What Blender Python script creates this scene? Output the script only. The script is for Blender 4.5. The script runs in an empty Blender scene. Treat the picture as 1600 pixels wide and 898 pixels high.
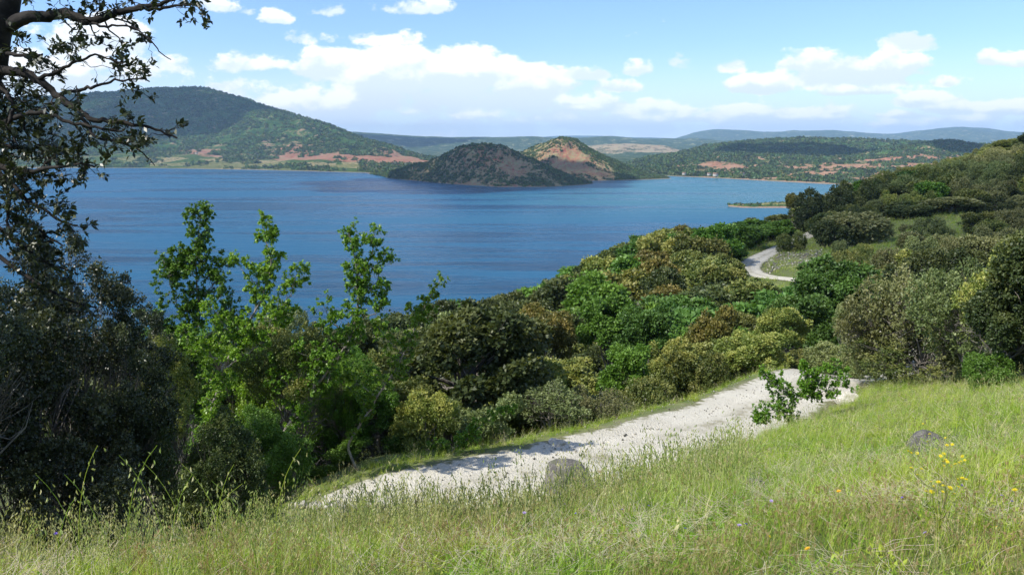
import bpy, math, random
import numpy as np
from math import radians, pi
C = bpy.context
scn = C.scene
col = scn.collection
random.seed(3)
rng = np.random.default_rng(11)

# ---------------------------------------------------------------- camera
PITCH = radians(10.2)
FPX = 1246.0
cam_d = bpy.data.cameras.new('camera')
cam = bpy.data.objects.new('camera', cam_d)
col.objects.link(cam)
cam_d.sensor_width = 36.0
cam_d.lens = 28.03
cam_d.clip_start = 0.05
cam_d.clip_end = 90000
cam.location = (0, 0, 0)
cam.rotation_euler = (pi / 2 - PITCH, 0, 0)
scn.camera = cam

# ---------------------------------------------------------------- sun, view
SUN = np.array([-0.80, -0.42, 1.02]); SUN = SUN / np.linalg.norm(SUN)
sun_el = math.asin(SUN[2]); sun_rot = math.atan2(SUN[0], SUN[1])
sl = bpy.data.lights.new('sun', 'SUN'); sl.energy = 4.2; sl.angle = radians(0.53); sl.color = (1.0, 0.955, 0.88)
so = bpy.data.objects.new('sun', sl); col.objects.link(so)
so.rotation_euler = (pi / 2 - sun_el, 0, math.atan2(SUN[0], -SUN[1]))
scn.view_settings.view_transform = 'Standard'
scn.view_settings.look = 'None'
scn.view_settings.exposure = 0.72
scn.view_settings.gamma = 1.0
scn.cycles.max_bounces = 6
scn.cycles.diffuse_bounces = 2
scn.cycles.glossy_bounces = 2
scn.cycles.transmission_bounces = 3
scn.cycles.volume_bounces = 0
scn.cycles.transparent_max_bounces = 8
scn.cycles.sample_clamp_indirect = 4.0
scn.cycles.use_denoising = True


def pix(px, py, D):
    """world point seen at photo pixel (px, py) whose forward distance (world Y) is D"""
    px = np.asarray(px, float); py = np.asarray(py, float); D = np.asarray(D, float)
    a = (px - 800) / FPX; b = (449 - py) / FPX
    dy = math.cos(PITCH) + b * math.sin(PITCH); dz = -math.sin(PITCH) + b * math.cos(PITCH)
    k = D / dy
    return np.stack([a * k, D + 0 * a, dz * k], -1)


def proj(P):
    P = np.asarray(P, float)
    f = P[..., 1] * math.cos(PITCH) - P[..., 2] * math.sin(PITCH)
    u = P[..., 1] * math.sin(PITCH) + P[..., 2] * math.cos(PITCH)
    return 800 + FPX * P[..., 0] / f, 449 - FPX * u / f


# ---------------------------------------------------------------- node helper
class NT:
    def __init__(s, tree):
        s.t = tree; s.n = tree.nodes; s.l = tree.links

    def a(s, typ, ins=None, **props):
        n = s.n.new(typ)
        for k, v in props.items():
            setattr(n, k, v)
        for k, v in (ins or {}).items():
            sock = n.inputs[k]
            if isinstance(v, bpy.types.NodeSocket):
                s.l.new(v, sock)
            else:
                sock.default_value = v
        return n

    def m(s, op, x, y=None, z=None, clamp=False):
        n = s.n.new('ShaderNodeMath'); n.operation = op; n.use_clamp = clamp
        for i, v in enumerate((x, y, z)):
            if v is None: continue
            if isinstance(v, bpy.types.NodeSocket): s.l.new(v, n.inputs[i])
            else: n.inputs[i].default_value = v
        return n.outputs[0]

    def mix(s, f, x, y, mode='MIX'):
        n = s.n.new('ShaderNodeMix'); n.data_type = 'RGBA'; n.blend_type = mode
        for k, v in ((0, f), (6, x), (7, y)):
            if isinstance(v, bpy.types.NodeSocket): s.l.new(v, n.inputs[k])
            else: n.inputs[k].default_value = v if k == 0 else (*v[:3], 1)
        return n.outputs[2]

    def ramp(s, f, lo, hi, a=0.0, b=1.0):
        n = s.a('ShaderNodeMapRange', {0: f, 1: lo, 2: hi, 3: a, 4: b}, interpolation_type='SMOOTHSTEP')
        return n.outputs[0]

    def noise(s, vec, scale, detail=4, rough=0.55, dist=0.0, out=0):
        n = s.a('ShaderNodeTexNoise', {'Scale': scale, 'Detail': detail, 'Roughness': rough, 'Distortion': dist})
        if vec is not None: s.l.new(vec, n.inputs['Vector'])
        return n.outputs[out]

    def attr(s, name):
        return s.a('ShaderNodeAttribute', attribute_name=name).outputs['Fac']


# ---------------------------------------------------------------- world: sky and clouds
world = bpy.data.worlds.new('World'); scn.world = world; world.use_nodes = True
wt = world.node_tree; wt.nodes.clear(); W = NT(wt)
sky = W.a('ShaderNodeTexSky', sky_type='NISHITA', sun_disc=False, sun_elevation=sun_el, sun_rotation=sun_rot,
          altitude=200.0, air_density=1.0, dust_density=0.35, ozone_density=1.6)
tc = W.a('ShaderNodeTexCoord')
sep = W.a('ShaderNodeSeparateXYZ', {0: tc.outputs['Generated']})
X, Y, Z = sep.outputs
yy = W.m('MAXIMUM', W.m('ABSOLUTE', Y), 0.05)
U = W.m('DIVIDE', X, yy); V = W.m('DIVIDE', Z, yy)
uv = W.a('ShaderNodeCombineXYZ', {0: U, 1: W.m('MULTIPLY', V, 1.5), 2: W.m('MULTIPLY', Y, 0.4)}).outputs[0]
n1 = W.noise(uv, 12.0, 9, 0.60)
n1b = W.noise(W.a('ShaderNodeVectorMath', {0: uv, 1: (-0.006, 0.017, 0)}, operation='ADD').outputs[0], 12.0, 7, 0.58)
n2 = W.noise(uv, 34.0, 6, 0.6)
# ellipses (photo px centre, radii px, strength)
CL = [(385, 98, 62, 17, .85), (520, 104, 60, 30, 1.3), (600, 118, 105, 38, 1.25), (715, 112, 95, 42, 1.4), (820, 132, 65, 30, 1.1),
      (640, 158, 270, 38, .62), (800, 194, 520, 22, .5), (1300, 198, 460, 22, .5), (440, 160, 60, 18, .7), (520, 160, 60, 20, .75),
      (640, 12, 70, 13, .7), (688, 12, 28, 15, .8), (510, 16, 30, 12, .6), (427, 25, 26, 13, .7), (345, 5, 45, 18, .8), (385, 18, 14, 8, .4),
      (150, 60, 110, 30, .75), (60, 110, 170, 36, .7), (230, 100, 60, 16, .3),
      (998, 108, 26, 15, 1.0), (982, 134, 34, 13, .95), (1035, 170, 95, 17, .95), (1130, 182, 120, 16, .9), (1262, 182, 75, 14, 1.0), (950, 165, 60, 14, .8),
      (1266, 96, 54, 20, .95), (1402, 104, 62, 20, 1.05), (1186, 130, 52, 17, .95), (1330, 118, 110, 24, .62), (1350, 142, 60, 8, .7),
      (1445, 158, 60, 12, .8), (1510, 170, 80, 12, .8), (1588, 92, 40, 14, .75), (1420, 70, 32, 11, .5), (1482, 126, 28, 10, .65), (1545, 92, 20, 12, .5),
      (1590, 168, 60, 16, .8), (905, 160, 35, 9, .9), (1010, 158, 24, 8, .9), (1085, 172, 30, 9, .9), (1165, 176, 34, 8, .8), (1235, 178, 26, 9, 1.0), (1300, 176, 26, 9, 1.0), (620, 176, 40, 8, .7), (740, 180, 50, 8, .7), (860, 188, 60, 7, .7), (1400, 180, 50, 8, .8), (1500, 188, 60, 7, .9), (560, 196, 60, 6, .6), (1070, 102, 26, 12, .42), (1140, 104, 30, 12, .42), (1380, 195, 80, 8, .8), (560, 60, 60, 8, .2), (905, 118, 40, 6, .25)]
dens = None; dens_up = None
for (cx, cy, rx, ry, s_) in CL:
    c0 = pix(cx, cy, 1.0); c1 = pix(cx + rx, cy, 1.0); c2 = pix(cx, cy - ry, 1.0)
    du = W.m('MULTIPLY', W.m('SUBTRACT', U, float(c0[0])), float(1 / abs(c1[0] - c0[0])))
    dv = W.m('MULTIPLY', W.m('SUBTRACT', V, float(c0[2])), float(1 / abs(c2[2] - c0[2])))
    du2 = W.m('MULTIPLY', du, du)

    def lobe(v):        # flat-based: falls off twice as fast below the middle
        v = W.m('ADD', v, .25); v = W.m('MAXIMUM', W.m('MULTIPLY', v, .78), W.m('MULTIPLY', v, -1.5))
        e_ = W.m('MULTIPLY', W.m('SUBTRACT', 1.0, W.m('POWER', W.m('ADD', du2, W.m('MULTIPLY', v, v)), 0.8)), s_)
        return W.m('MAXIMUM', W.m('ADD', e_, .12), -1.0)
    e = lobe(dv)
    dens = e if dens is None else W.m('SMOOTH_MAX', dens, e, 0.12)
    if s_ > .62:
        e = lobe(W.m('SUBTRACT', dv, .45)); dens_up = e if dens_up is None else W.m('SMOOTH_MAX', dens_up, e, 0.12)
# only ahead of the camera; elsewhere an ordinary broken cumulus field goes on
front = W.ramp(Y, 0.25, 0.5)
inview = W.m('MULTIPLY', front, W.ramp(V, 0.30, 0.21))
inview = W.m('MULTIPLY', inview, W.ramp(W.m('ABSOLUTE', U), 0.85, 0.7))
pz = W.m('ADD', W.m('MAXIMUM', Z, 0.0), 0.10)
flat = W.a('ShaderNodeCombineXYZ', {0: W.m('DIVIDE', X, pz), 1: W.m('DIVIDE', Y, pz), 2: 0.0}).outputs[0]
nf = W.noise(flat, 0.9, 7, 0.55)
gen = W.m('MULTIPLY', W.m('SUBTRACT', nf, 0.56), 7.0)
lay = W.m('ADD', W.m('ADD', dens, W.m('MULTIPLY', W.m('SUBTRACT', n1, 0.5), 4.0)), W.m('MULTIPLY', W.m('SUBTRACT', n2, 0.5), 1.9))
tot = W.a('ShaderNodeMix', {0: inview, 2: gen, 3: lay}, data_type='FLOAT').outputs[0]
alpha = W.ramp(tot, -0.16, 0.38, 0.0, 0.98)
rel = W.m('MULTIPLY', W.m('SUBTRACT', dens_up, dens), inview)
light = W.m('ADD', W.m('MULTIPLY', W.m('SUBTRACT', n1, n1b), 4.6), W.m('MULTIPLY', rel, .75))
light = W.ramp(light, -0.60, 0.42)
cc = W.mix(light, (4.75, 5.35, 5.9), (6.7, 6.8, 6.8))
horiz = W.ramp(Z, 0.12, 0.0, 0.0, 0.75)
skyc = W.mix(horiz, W.mix(1.0, sky.outputs[0], (0.68, 0.81, 1.08), 'MULTIPLY'), (5.4, 6.2, 6.8))
fin = W.mix(alpha, skyc, cc)
bg = W.a('ShaderNodeBackground', {'Color': fin, 'Strength': 0.122})
W.l.new(bg.outputs[0], W.a('ShaderNodeOutputWorld').inputs[0])


# ---------------------------------------------------------------- numeric noise
def _hash(i, j, k, seed):
    n = (i * 374761393 + j * 668265263 + k * 2147483647 + seed * 974634777) & 0xFFFFFFFF
    n = ((n ^ (n >> 13)) * 1274126177) & 0xFFFFFFFF
    n = (n ^ (n >> 16)) & 0xFFFFFFFF
    return n / 4294967295.0


def vnoise(x, y, seed=0):
    x = np.asarray(x, float); y = np.asarray(y, float)
    xi = np.floor(x).astype(np.int64); yi = np.floor(y).astype(np.int64)
    fx = x - xi; fy = y - yi
    fx = fx * fx * (3 - 2 * fx); fy = fy * fy * (3 - 2 * fy)
    h = lambda a, b: _hash(a, b, 0, seed)
    return (h(xi, yi) * (1 - fx) + h(xi + 1, yi) * fx) * (1 - fy) + (h(xi, yi + 1) * (1 - fx) + h(xi + 1, yi + 1) * fx) * fy


def fbm(x, y, scale, octv=5, seed=0, ridged=False):
    s = 0; a = 1; t = 0; f = 1.0 / scale
    for o in range(octv):
        n = vnoise(x * f + 17.3 * o, y * f - 9.1 * o, seed + o)
        if ridged: n = 1 - abs(2 * n - 1)
        s = s + a * n; t += a; a *= 0.5; f *= 2.03
    return s / t


def mesh_np(name, V, F, attrs=None, smooth=False, mats=(), matidx=None):
    """F: (N,3) or (N,4) int array, or a list of such arrays"""
    Fs = F if isinstance(F, (list, tuple)) else [F]
    Fs = [np.asarray(f, np.int32) for f in Fs if len(f)]
    me = bpy.data.meshes.new(name)
    V = np.asarray(V, np.float32)
    me.vertices.add(len(V)); me.vertices.foreach_set('co', V.ravel())
    loops = np.concatenate([f.ravel() for f in Fs])
    tot = np.concatenate([np.full(len(f), f.shape[1], np.int32) for f in Fs])
    start = np.concatenate([[0], np.cumsum(tot)[:-1]]).astype(np.int32)
    me.loops.add(len(loops)); me.loops.foreach_set('vertex_index', loops)
    me.polygons.add(len(tot)); me.polygons.foreach_set('loop_start', start)
    try: me.polygons.foreach_set('loop_total', tot)
    except Exception: pass
    if smooth: me.polygons.foreach_set('use_smooth', np.ones(len(tot), bool))
    for m in mats: me.materials.append(m)
    if matidx is not None: me.polygons.foreach_set('material_index', np.asarray(matidx, np.int32))
    for k, v in (attrs or {}).items():
        a = me.attributes.new(k, 'FLOAT', 'POINT'); a.data.foreach_set('value', np.asarray(v, np.float32))
    me.update(calc_edges=True)
    return me


def grid_faces(nu, nv, flip=False):
    i = np.arange(nu - 1)[:, None] * nv + np.arange(nv - 1)[None, :]
    f = np.stack([i, i + nv, i + nv + 1, i + 1], -1).reshape(-1, 4)
    return f[:, ::-1] if flip else f


def link(name, me, parent=None, loc=None):
    o = bpy.data.objects.new(name, me); col.objects.link(o)
    if parent is not None: o.parent = parent
    if loc is not None: o.location = tuple(float(v) for v in loc)
    return o


def tag(o, label=None, cat=None, group=None, kind=None):
    if label: o['label'] = label
    if cat: o['category'] = cat
    if group: o['group'] = group
    if kind: o['kind'] = kind
    return o


def empty(name, loc, label=None, cat=None, group=None):
    o = bpy.data.objects.new(name, None); col.objects.link(o)
    o.empty_display_size = 0.3
    o.location = tuple(float(v) for v in loc)
    return tag(o, label, cat, group)


def material(name):
    m = bpy.data.materials.new(name); m.use_nodes = True; m.node_tree.nodes.clear()
    N = NT(m.node_tree); out = N.a('ShaderNodeOutputMaterial')
    return m, N, out


# ---------------------------------------------------------------- near terrain
LAKE = -80.0
CTRL = {
    -900: [(2, -1.5), (6, -2.6), (20, -8), (60, -20), (150, -45), (300, -86), (800, -105)],
    -300: [(1.2, -1.58), (2.5, -1.62), (4, -2.0), (7, -4), (12, -7), (25, -11), (60, -22), (120, -38), (300, -86), (800, -105)],
    0: [(1.2, -1.65), (2.2, -1.70), (3.1, -1.88), (5, -2.9), (8, -4.6), (13, -7.2), (25, -11), (60, -22), (120, -38), (280, -86), (800, -105)],
    300: [(1.2, -1.65), (2.2, -1.72), (3.2, -1.92), (5, -2.85), (8, -4.7), (13, -6.9), (25, -11), (50, -19), (100, -33), (260, -84), (800, -105)],
    600: [(1.2, -1.65), (2.2, -1.72), (3.5, -2.02), (6, -3.3), (10, -5.15), (13.1, -6.1), (16, -6.5), (25, -10.5), (50, -18), (90, -25.5), (120, -33), (280, -86), (800, -105)],
    850: [(1.2, -1.65), (2.2, -1.70), (4, -2.18), (6, -3.12), (10, -5.05), (13, -6.15), (14.6, -6.3), (16.4, -6.5), (18.8, -6.95), (23, -9.4), (40, -16), (80, -21.5), (110, -24), (150, -40), (300, -86), (800, -105)],
    1000: [(1.2, -1.65), (2.2, -1.68), (4.2, -2.18), (7, -3.32), (11, -5.1), (14.5, -6.3), (16.5, -6.55), (18.5, -6.8), (21.5, -7.35), (28, -11.4), (50, -17), (90, -20.5), (150, -21.8), (200, -35), (400, -86), (800, -105)],
    1200: [(1.2, -1.6), (3, -1.8), (6, -2.75), (10, -3.95), (15, -5.6), (18.8, -6.8), (21, -7.1), (24, -7.4), (27.5, -8.1), (34, -10.9), (60, -16), (96, -16.6), (120, -17.4), (150, -18.6), (200, -23), (260, -40), (450, -86), (800, -100)],
    1400: [(1.2, -1.6), (3, -1.75), (6, -2.6), (10, -3.75), (15, -5.1), (22, -6.8), (30, -9), (40, -11.8), (70, -15), (100, -15.4), (130, -13.6), (160, -12.5), (220, -11), (300, -25), (500, -86), (800, -100)],
    1600: [(1.2, -1.6), (3, -1.7), (6, -2.4), (10, -3.4), (15, -4.7), (20, -6), (40, -10), (70, -13), (100, -13.6), (130, -12.4), (170, -9), (220, -2.5), (300, -6), (450, -40), (700, -90)],
    1900: [(1.2, -1.55), (3, -1.6), (6, -2), (10, -2.8), (20, -4.8), (40, -7.5), (100, -8), (170, -2), (220, 3), (400, 2), (800, -40)],
    2600: [(2, -1.5), (6, -1.8), (20, -3.5), (60, -5), (170, 0), (220, 5), (400, 5), (800, -30)],
}
_cp = []
for px, L in CTRL.items():
    a = (px - 800) / FPX
    for (D, z) in L:
        f = D * math.cos(PITCH) - z * math.sin(PITCH)
        x = a * f; _cp.append((math.log(math.hypot(x, D)), math.atan2(x, D), z / math.hypot(x, D)))
_cp = np.array(_cp); _S = np.array([1.0, 2.2])
_P = _cp[:, :2] * _S


def _phi(r2):
    return 0.5 * r2 * np.log(r2 + 1e-12)


_n = len(_P); _A = _phi(((_P[:, None] - _P[None]) ** 2).sum(-1)) + np.eye(_n) * 0.004
_Q = np.concatenate([np.ones((_n, 1)), _P], 1)
_M = np.zeros((_n + 3, _n + 3)); _M[:_n, :_n] = _A; _M[:_n, _n:] = _Q; _M[_n:, :_n] = _Q.T
_w = np.linalg.solve(_M, np.concatenate([_cp[:, 2], np.zeros(3)]))

# track centre line: photo px, distance, width
TR_A = [(440, 12.4, .5), (500, 12.7, 1.6), (550, 12.9, 2.4), (600, 13.1, 2.6), (730, 13.7, 2.7), (850, 14.7, 2.8), (960, 16.0, 2.9), (1060, 17.6, 3.0), (1150, 19.6, 3.0), (1220, 22.2, 3.0), (1290, 26.5, 2.9), (1350, 33, 2.9), (1400, 45, 2.9),
        (1395, 62, 2.9), (1345, 80, 2.9), (1290, 91, 3.2), (1240, 96, 3.1), (1198, 100, 3.4), (1172, 107, 3.5), (1170, 115, 3.5), (1188, 124, 3.4), (1212, 132, 3.2), (1240, 142, 3.2), (1290, 152, 3.0)]


def terr(x, y):
    x = np.asarray(x, float); y = np.asarray(y, float); sh = x.shape
    x = x.ravel(); y = y.ravel()
    r = np.maximum(np.hypot(x, y), 1.3); th = np.arctan2(x, y); lim = radians(58)
    out = np.zeros(len(x))
    q = np.clip(th, -lim, lim)
    for i in range(0, len(x), 20000):
        sl_ = slice(i, i + 20000)
        p = np.stack([np.log(r[sl_]), q[sl_]], -1) * _S
        v = _phi(((p[:, None] - _P[None]) ** 2).sum(-1)) @ _w[:_n] + _w[_n] + p @ _w[_n + 1:]
        out[sl_] = v * r[sl_]
    w = np.clip((abs(th) - lim) / (pi - lim), 0, 1)
    out = out * (1 - w) + w * (-1.5)
    return out.reshape(sh)


def smooth_line(pts, n):
    pts = np.array(pts, float)
    d = np.concatenate([[0], np.cumsum(np.linalg.norm(np.diff(pts[:, :2], axis=0), axis=1))])
    t = np.linspace(0, d[-1], n)
    out = np.stack([np.interp(t, d, pts[:, k]) for k in range(pts.shape[1])], -1)
    k = max(3, n // 60) | 1
    for _ in range(3):
        p = np.pad(out, ((k // 2, k // 2), (0, 0)), 'edge')
        out = np.stack([np.convolve(p[:, c], np.ones(k) / k, 'valid') for c in range(out.shape[1])], -1)
    return out


_tr = []
for (px, D, wd) in TR_A:
    z = -6.0 if D < 30 else -16.0
    for _ in range(6):
        f = D * math.cos(PITCH) - z * math.sin(PITCH); x = (px - 800) / FPX * f
        z = float(terr(np.array([x]), np.array([D]))[0])
    _tr.append((x, D, wd, z))
TRACK = smooth_line(_tr, 520)          # x, y, width, z


def track_dist(x, y):
    x = np.asarray(x, float).ravel(); y = np.asarray(y, float).ravel()
    dm = np.full(len(x), 1e9); wz = np.zeros(len(x)); ww = np.ones(len(x))
    for i in range(0, len(TRACK) - 1):
        ax, ay = TRACK[i, :2]; bx, by = TRACK[i + 1, :2]
        near = (abs(x - ax) < 12) & (abs(y - ay) < 12)
        if not near.any(): continue
        vx, vy = bx - ax, by - ay; L2 = vx * vx + vy * vy + 1e-9
        t = np.clip(((x[near] - ax) * vx + (y[near] - ay) * vy) / L2, 0, 1)
        d = np.hypot(x[near] - ax - t * vx, y[near] - ay - t * vy)
        idx = np.where(near)[0]; b = d < dm[idx]
        j = idx[b]; dm[j] = d[b]; wz[j] = TRACK[i, 3] * (1 - t[b]) + TRACK[i + 1, 3] * t[b]; ww[j] = TRACK[i, 2]
    return dm, wz, ww


def ground_z(x, y):
    x = np.asarray(x, float); y = np.asarray(y, float); sh = x.shape
    x = x.ravel(); y = y.ravel()
    z = terr(x, y)
    r = np.hypot(x, y)
    dm, wz, ww = track_dist(x, y)
    amp = np.clip(r / 120, 0.0, 1.0) * 1.3
    z = z + amp * (fbm(x, y, 9.0, 4, 5) - 0.5) * 2
    z = z + 0.16 * np.clip(r / 8, 0.15, 1) * (fbm(x, y, 1.1, 4, 9) - 0.5)
    k = np.clip((dm - ww * 0.5) / (0.5 + ww * .22), 0, 1); k = k * k * (3 - 2 * k)
    z = np.where(dm < 50, (wz - 0.03) * (1 - k) + z * k, z)
    return z.reshape(sh)


# ---------------------------------------------------------------- materials of the land
def mat_ground():
    m, N, out = material('meadow_ground')
    p = N.a('ShaderNodeNewGeometry').outputs['Position']
    big = N.noise(p, 0.09, 5, 0.6); mid = N.noise(p, 0.9, 5, 0.6); fine = N.noise(p, 14, 6, 0.65)
    c = N.mix(N.ramp(mid, .35, .65), (0.10, 0.14, 0.035), (0.18, 0.20, 0.070))
    c = N.mix(N.ramp(big, .45, .62), c, (0.10, 0.12, 0.045))
    soil = N.mix(fine, (0.13, 0.10, 0.065), (0.34, 0.30, 0.22))
    c = N.mix(N.ramp(N.m('ADD', N.attr('bare'), N.m('MULTIPLY', N.m('SUBTRACT', fine, .5), 1.2)), .35, .75), c, soil)
    c = N.mix(N.m('MULTIPLY', N.ramp(fine, .4, .7), .5), c, (0.05, 0.055, 0.02))
    b = N.a('ShaderNodeBump', {'Height': fine, 'Strength': 0.6, 'Distance': 0.05})
    s = N.a('ShaderNodeBsdfPrincipled', {'Base Color': c, 'Roughness': 0.95, 'Normal': b.outputs[0]})
    s.inputs['Specular IOR Level'].default_value = 0.15
    N.l.new(s.outputs[0], out.inputs[0]); return m


def mat_gravel():
    m, N, out = material('white_gravel')
    p = N.a('ShaderNodeNewGeometry').outputs['Position']
    big = N.noise(p, 0.7, 5, 0.6); vo = N.a('ShaderNodeTexVoronoi', {'Vector': p, 'Scale': 22.0})
    fine = N.noise(p, 30, 5, 0.7)
    c = N.mix(N.ramp(big, .3, .7), (0.40, 0.37, 0.28), (0.53, 0.50, 0.395))
    c = N.mix(N.ramp(vo.outputs['Color'], .1, .9, 0, .45), c, (0.56, 0.53, 0.47))
    c = N.mix(N.ramp(fine, .5, .75, 0, .5), c, (0.26, 0.22, 0.17))
    c = N.mix(N.m('MULTIPLY', N.attr('mid'), N.ramp(N.noise(p, 2.2, 5, .65), .42, .62, 0, .75)), c, (0.22, 0.20, 0.12))
    c = N.mix(N.m('MULTIPLY', N.attr('rut'), N.ramp(N.noise(p, 1.1, 4, .6), .3, .7, .15, .55)), c, (0.60, 0.56, 0.46))
    c = N.mix(N.ramp(N.m('ADD', N.attr('verge'), N.m('MULTIPLY', N.m('SUBTRACT', N.noise(p, 4, 4), .5), 1.6)), .55, .95), c, (0.15, 0.15, 0.07))
    h = N.m('ADD', vo.outputs['Distance'], fine)
    b = N.a('ShaderNodeBump', {'Height': h, 'Strength': 0.7, 'Distance': 0.03})
    s = N.a('ShaderNodeBsdfPrincipled', {'Base Color': c, 'Roughness': 0.9, 'Normal': b.outputs[0]})
    s.inputs['Specular IOR Level'].default_value = 0.2
    N.l.new(s.outputs[0], out.inputs[0]); return m


def mat_hill(name, g1, g2, soil1, soil2, sc=1.0):
    """g: scrub and forest cover, soil: bare red ruffe; attribute soil says where it breaks through, field where it is farmed"""
    m, N, out = material(name)
    p = N.a('ShaderNodeNewGeometry').outputs['Position']
    big = N.noise(p, 0.0035 / sc, 6, 0.6); mid = N.noise(p, 0.02 / sc, 6, 0.65, 0.4); fine = N.noise(p, 0.09 / sc, 4, 0.7)
    veg = N.mix(N.ramp(mid, .38, .62), g1, g2)
    veg = N.mix(N.ramp(fine, .45, .7, 0, .6), veg, (g1[0] * .45, g1[1] * .5, g1[2] * .5))
    so_ = N.mix(N.ramp(mid, .35, .65), soil1, soil2)
    so_ = N.mix(N.ramp(fine, .4, .62, 0, .7), so_, (soil2[0] * .8, soil2[1] * 1.1, soil2[2] * .9))
    f = N.m('ADD', N.attr('soil'), N.m('MULTIPLY', N.m('SUBTRACT', mid, .5), 2.6))
    f = N.m('ADD', f, N.m('MULTIPLY', N.m('SUBTRACT', fine, .5), 2.0))
    c = N.mix(N.ramp(f, .30, .44), veg, so_)
    # fields
    mp = N.a('ShaderNodeMapping', {'Vector': p, 'Scale': (0.006, 0.011, 0.0), 'Rotation': (0, 0, 0.3)}).outputs[0]
    vo = N.a('ShaderNodeTexVoronoi', {'Vector': mp, 'Scale': 1.0, 'Randomness': .8})
    vs = N.a('ShaderNodeSeparateColor', {0: vo.outputs['Color']}).outputs[0]
    fc = N.mix(N.ramp(vs, .3, .6), (0.075, 0.12, 0.035), (0.21, 0.20, 0.085))
    fc = N.mix(N.ramp(vs, .78, .82), fc, (0.30, 0.25, 0.13))
    fc = N.mix(N.ramp(fine, .50, .58, 0, .8), fc, (g1[0] * .6, g1[1] * .6, g1[2] * .6))
    c = N.mix(N.ramp(N.attr('field'), .35, .65), c, fc)
    c = N.mix(N.ramp(N.attr('beach'), .3, .7), c, (0.25, 0.20, 0.155))
    h = N.m('ADD', N.m('MULTIPLY', mid, 2.0), fine)
    b = N.a('ShaderNodeBump', {'Height': h, 'Strength': 0.8, 'Distance': 9.0 * sc})
    s = N.a('ShaderNodeBsdfDiffuse', {'Color': c, 'Roughness': 0.6, 'Normal': b.outputs[0]})
    N.l.new(s.outputs[0], out.inputs[0]); return m


def mat_water():
    m, N, out = material('lake_water')
    p = N.a('ShaderNodeNewGeometry').outputs['Position']
    st = N.a('ShaderNodeMapping', {'Vector': p, 'Scale': (0.0016, 0.0075, 1), 'Rotation': (0, 0, 0.10)}).outputs[0]
    wind = N.noise(st, 1.0, 6, 0.6, 0.6)
    st2 = N.a('ShaderNodeMapping', {'Vector': p, 'Scale': (0.007, 0.045, 1), 'Rotation': (0, 0, 0.16)}).outputs[0]
    wind2 = N.noise(st2, 1.0, 5, 0.6, 0.3)
    streak = N.m('ADD', N.m('MULTIPLY', wind, .65), N.m('MULTIPLY', wind2, .35))
    sx = N.a('ShaderNodeSeparateXYZ', {0: p})
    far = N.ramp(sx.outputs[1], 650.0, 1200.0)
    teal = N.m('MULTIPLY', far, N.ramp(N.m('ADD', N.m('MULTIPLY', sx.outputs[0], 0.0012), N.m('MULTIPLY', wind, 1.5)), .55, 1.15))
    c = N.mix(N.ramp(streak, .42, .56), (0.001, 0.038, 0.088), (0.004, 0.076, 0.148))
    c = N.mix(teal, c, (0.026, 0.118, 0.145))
    wv = N.a('ShaderNodeMapping', {'Vector': p, 'Scale': (0.16, 0.42, 0.3), 'Rotation': (0, 0, 0.12)}).outputs[0]
    w1 = N.noise(wv, 1.0, 5, 0.6, 0.3)
    wv2 = N.a('ShaderNodeMapping', {'Vector': p, 'Scale': (0.028, 0.085, 0.3), 'Rotation': (0, 0, 0.05)}).outputs[0]
    w2 = N.noise(wv2, 1.0, 4, 0.6, 0.3)
    h = N.m('ADD', w1, N.m('MULTIPLY', w2, 2.2))
    b = N.a('ShaderNodeBump', {'Height': h, 'Strength': N.ramp(streak, .40, .58, 1.0, 0.6), 'Distance': 1.6})
    s = N.a('ShaderNodeBsdfPrincipled', {'Base Color': c, 'Roughness': N.ramp(streak, .42, .58, .20, .34), 'IOR': 1.33, 'Normal': b.outputs[0]})
    s.inputs['Specular IOR Level'].default_value = 0.25
    N.l.new(s.outputs[0], out.inputs[0]); return m


M_GROUND = mat_ground(); M_GRAVEL = mat_gravel(); M_WATER = mat_water()
RED1 = (0.30, 0.088, 0.064); RED2 = (0.34, 0.20, 0.135)
M_HILL = mat_hill('wooded_hillside', (0.040, 0.085, 0.028), (0.075, 0.140, 0.040), RED1, RED2)
M_CONE = mat_hill('scrub_on_red_rock', (0.045, 0.065, 0.022), (0.095, 0.115, 0.042), RED1, (0.30, 0.23, 0.13), 0.45)
M_FARH = mat_hill('distant_woodland', (0.035, 0.062, 0.024), (0.060, 0.095, 0.038), (0.33, 0.17, 0.12), (0.33, 0.26, 0.17), 1.6)

# ---------------------------------------------------------------- ground sheet
th = np.radians(np.concatenate([np.linspace(-180, -60, 28)[:-1], np.linspace(-60, 60, 430), np.linspace(60, 180, 28)[1:]]))
rr = np.concatenate([[0.05, 0.5], np.exp(np.linspace(math.log(1.0), math.log(14), 150)), np.exp(np.linspace(math.log(14.05), math.log(30), 90)), np.exp(np.linspace(math.log(30.3), math.log(900), 190))])
TH, RR = np.meshgrid(th, rr, indexing='ij')
gx = np.sin(TH) * RR; gy = np.cos(TH) * RR
gz = ground_z(gx, gy)
dm, wz, ww = track_dist(gx, gy)
bare = np.clip(1.1 - (dm - ww * .5) / 0.5, 0, 1) * .5
# the stony cut above the far bend of the track
_px, _py = proj(np.stack([gx, gy, gz], -1).reshape(-1, 3))
yy_ = gy.ravel(); xx_ = gx.ravel()
cut = np.exp(-(((_px - 1238) / 42) ** 2 + ((yy_ - 118) / 13) ** 2) ** 2) * ((yy_ > 60))
bare = np.clip(bare + cut * .95 + np.clip(fbm(xx_, yy_, 12, 4, 31) - .62, 0, 1) * 4 * (yy_ > 60), 0, 1)
ground = link('ground', mesh_np('ground', np.stack([gx, gy, gz], -1).reshape(-1, 3), grid_faces(len(th), len(rr), True), {'bare': bare}, True, [M_GROUND]))
tag(ground, 'grassy hillside sloping down towards the lake', kind='structure')

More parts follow.
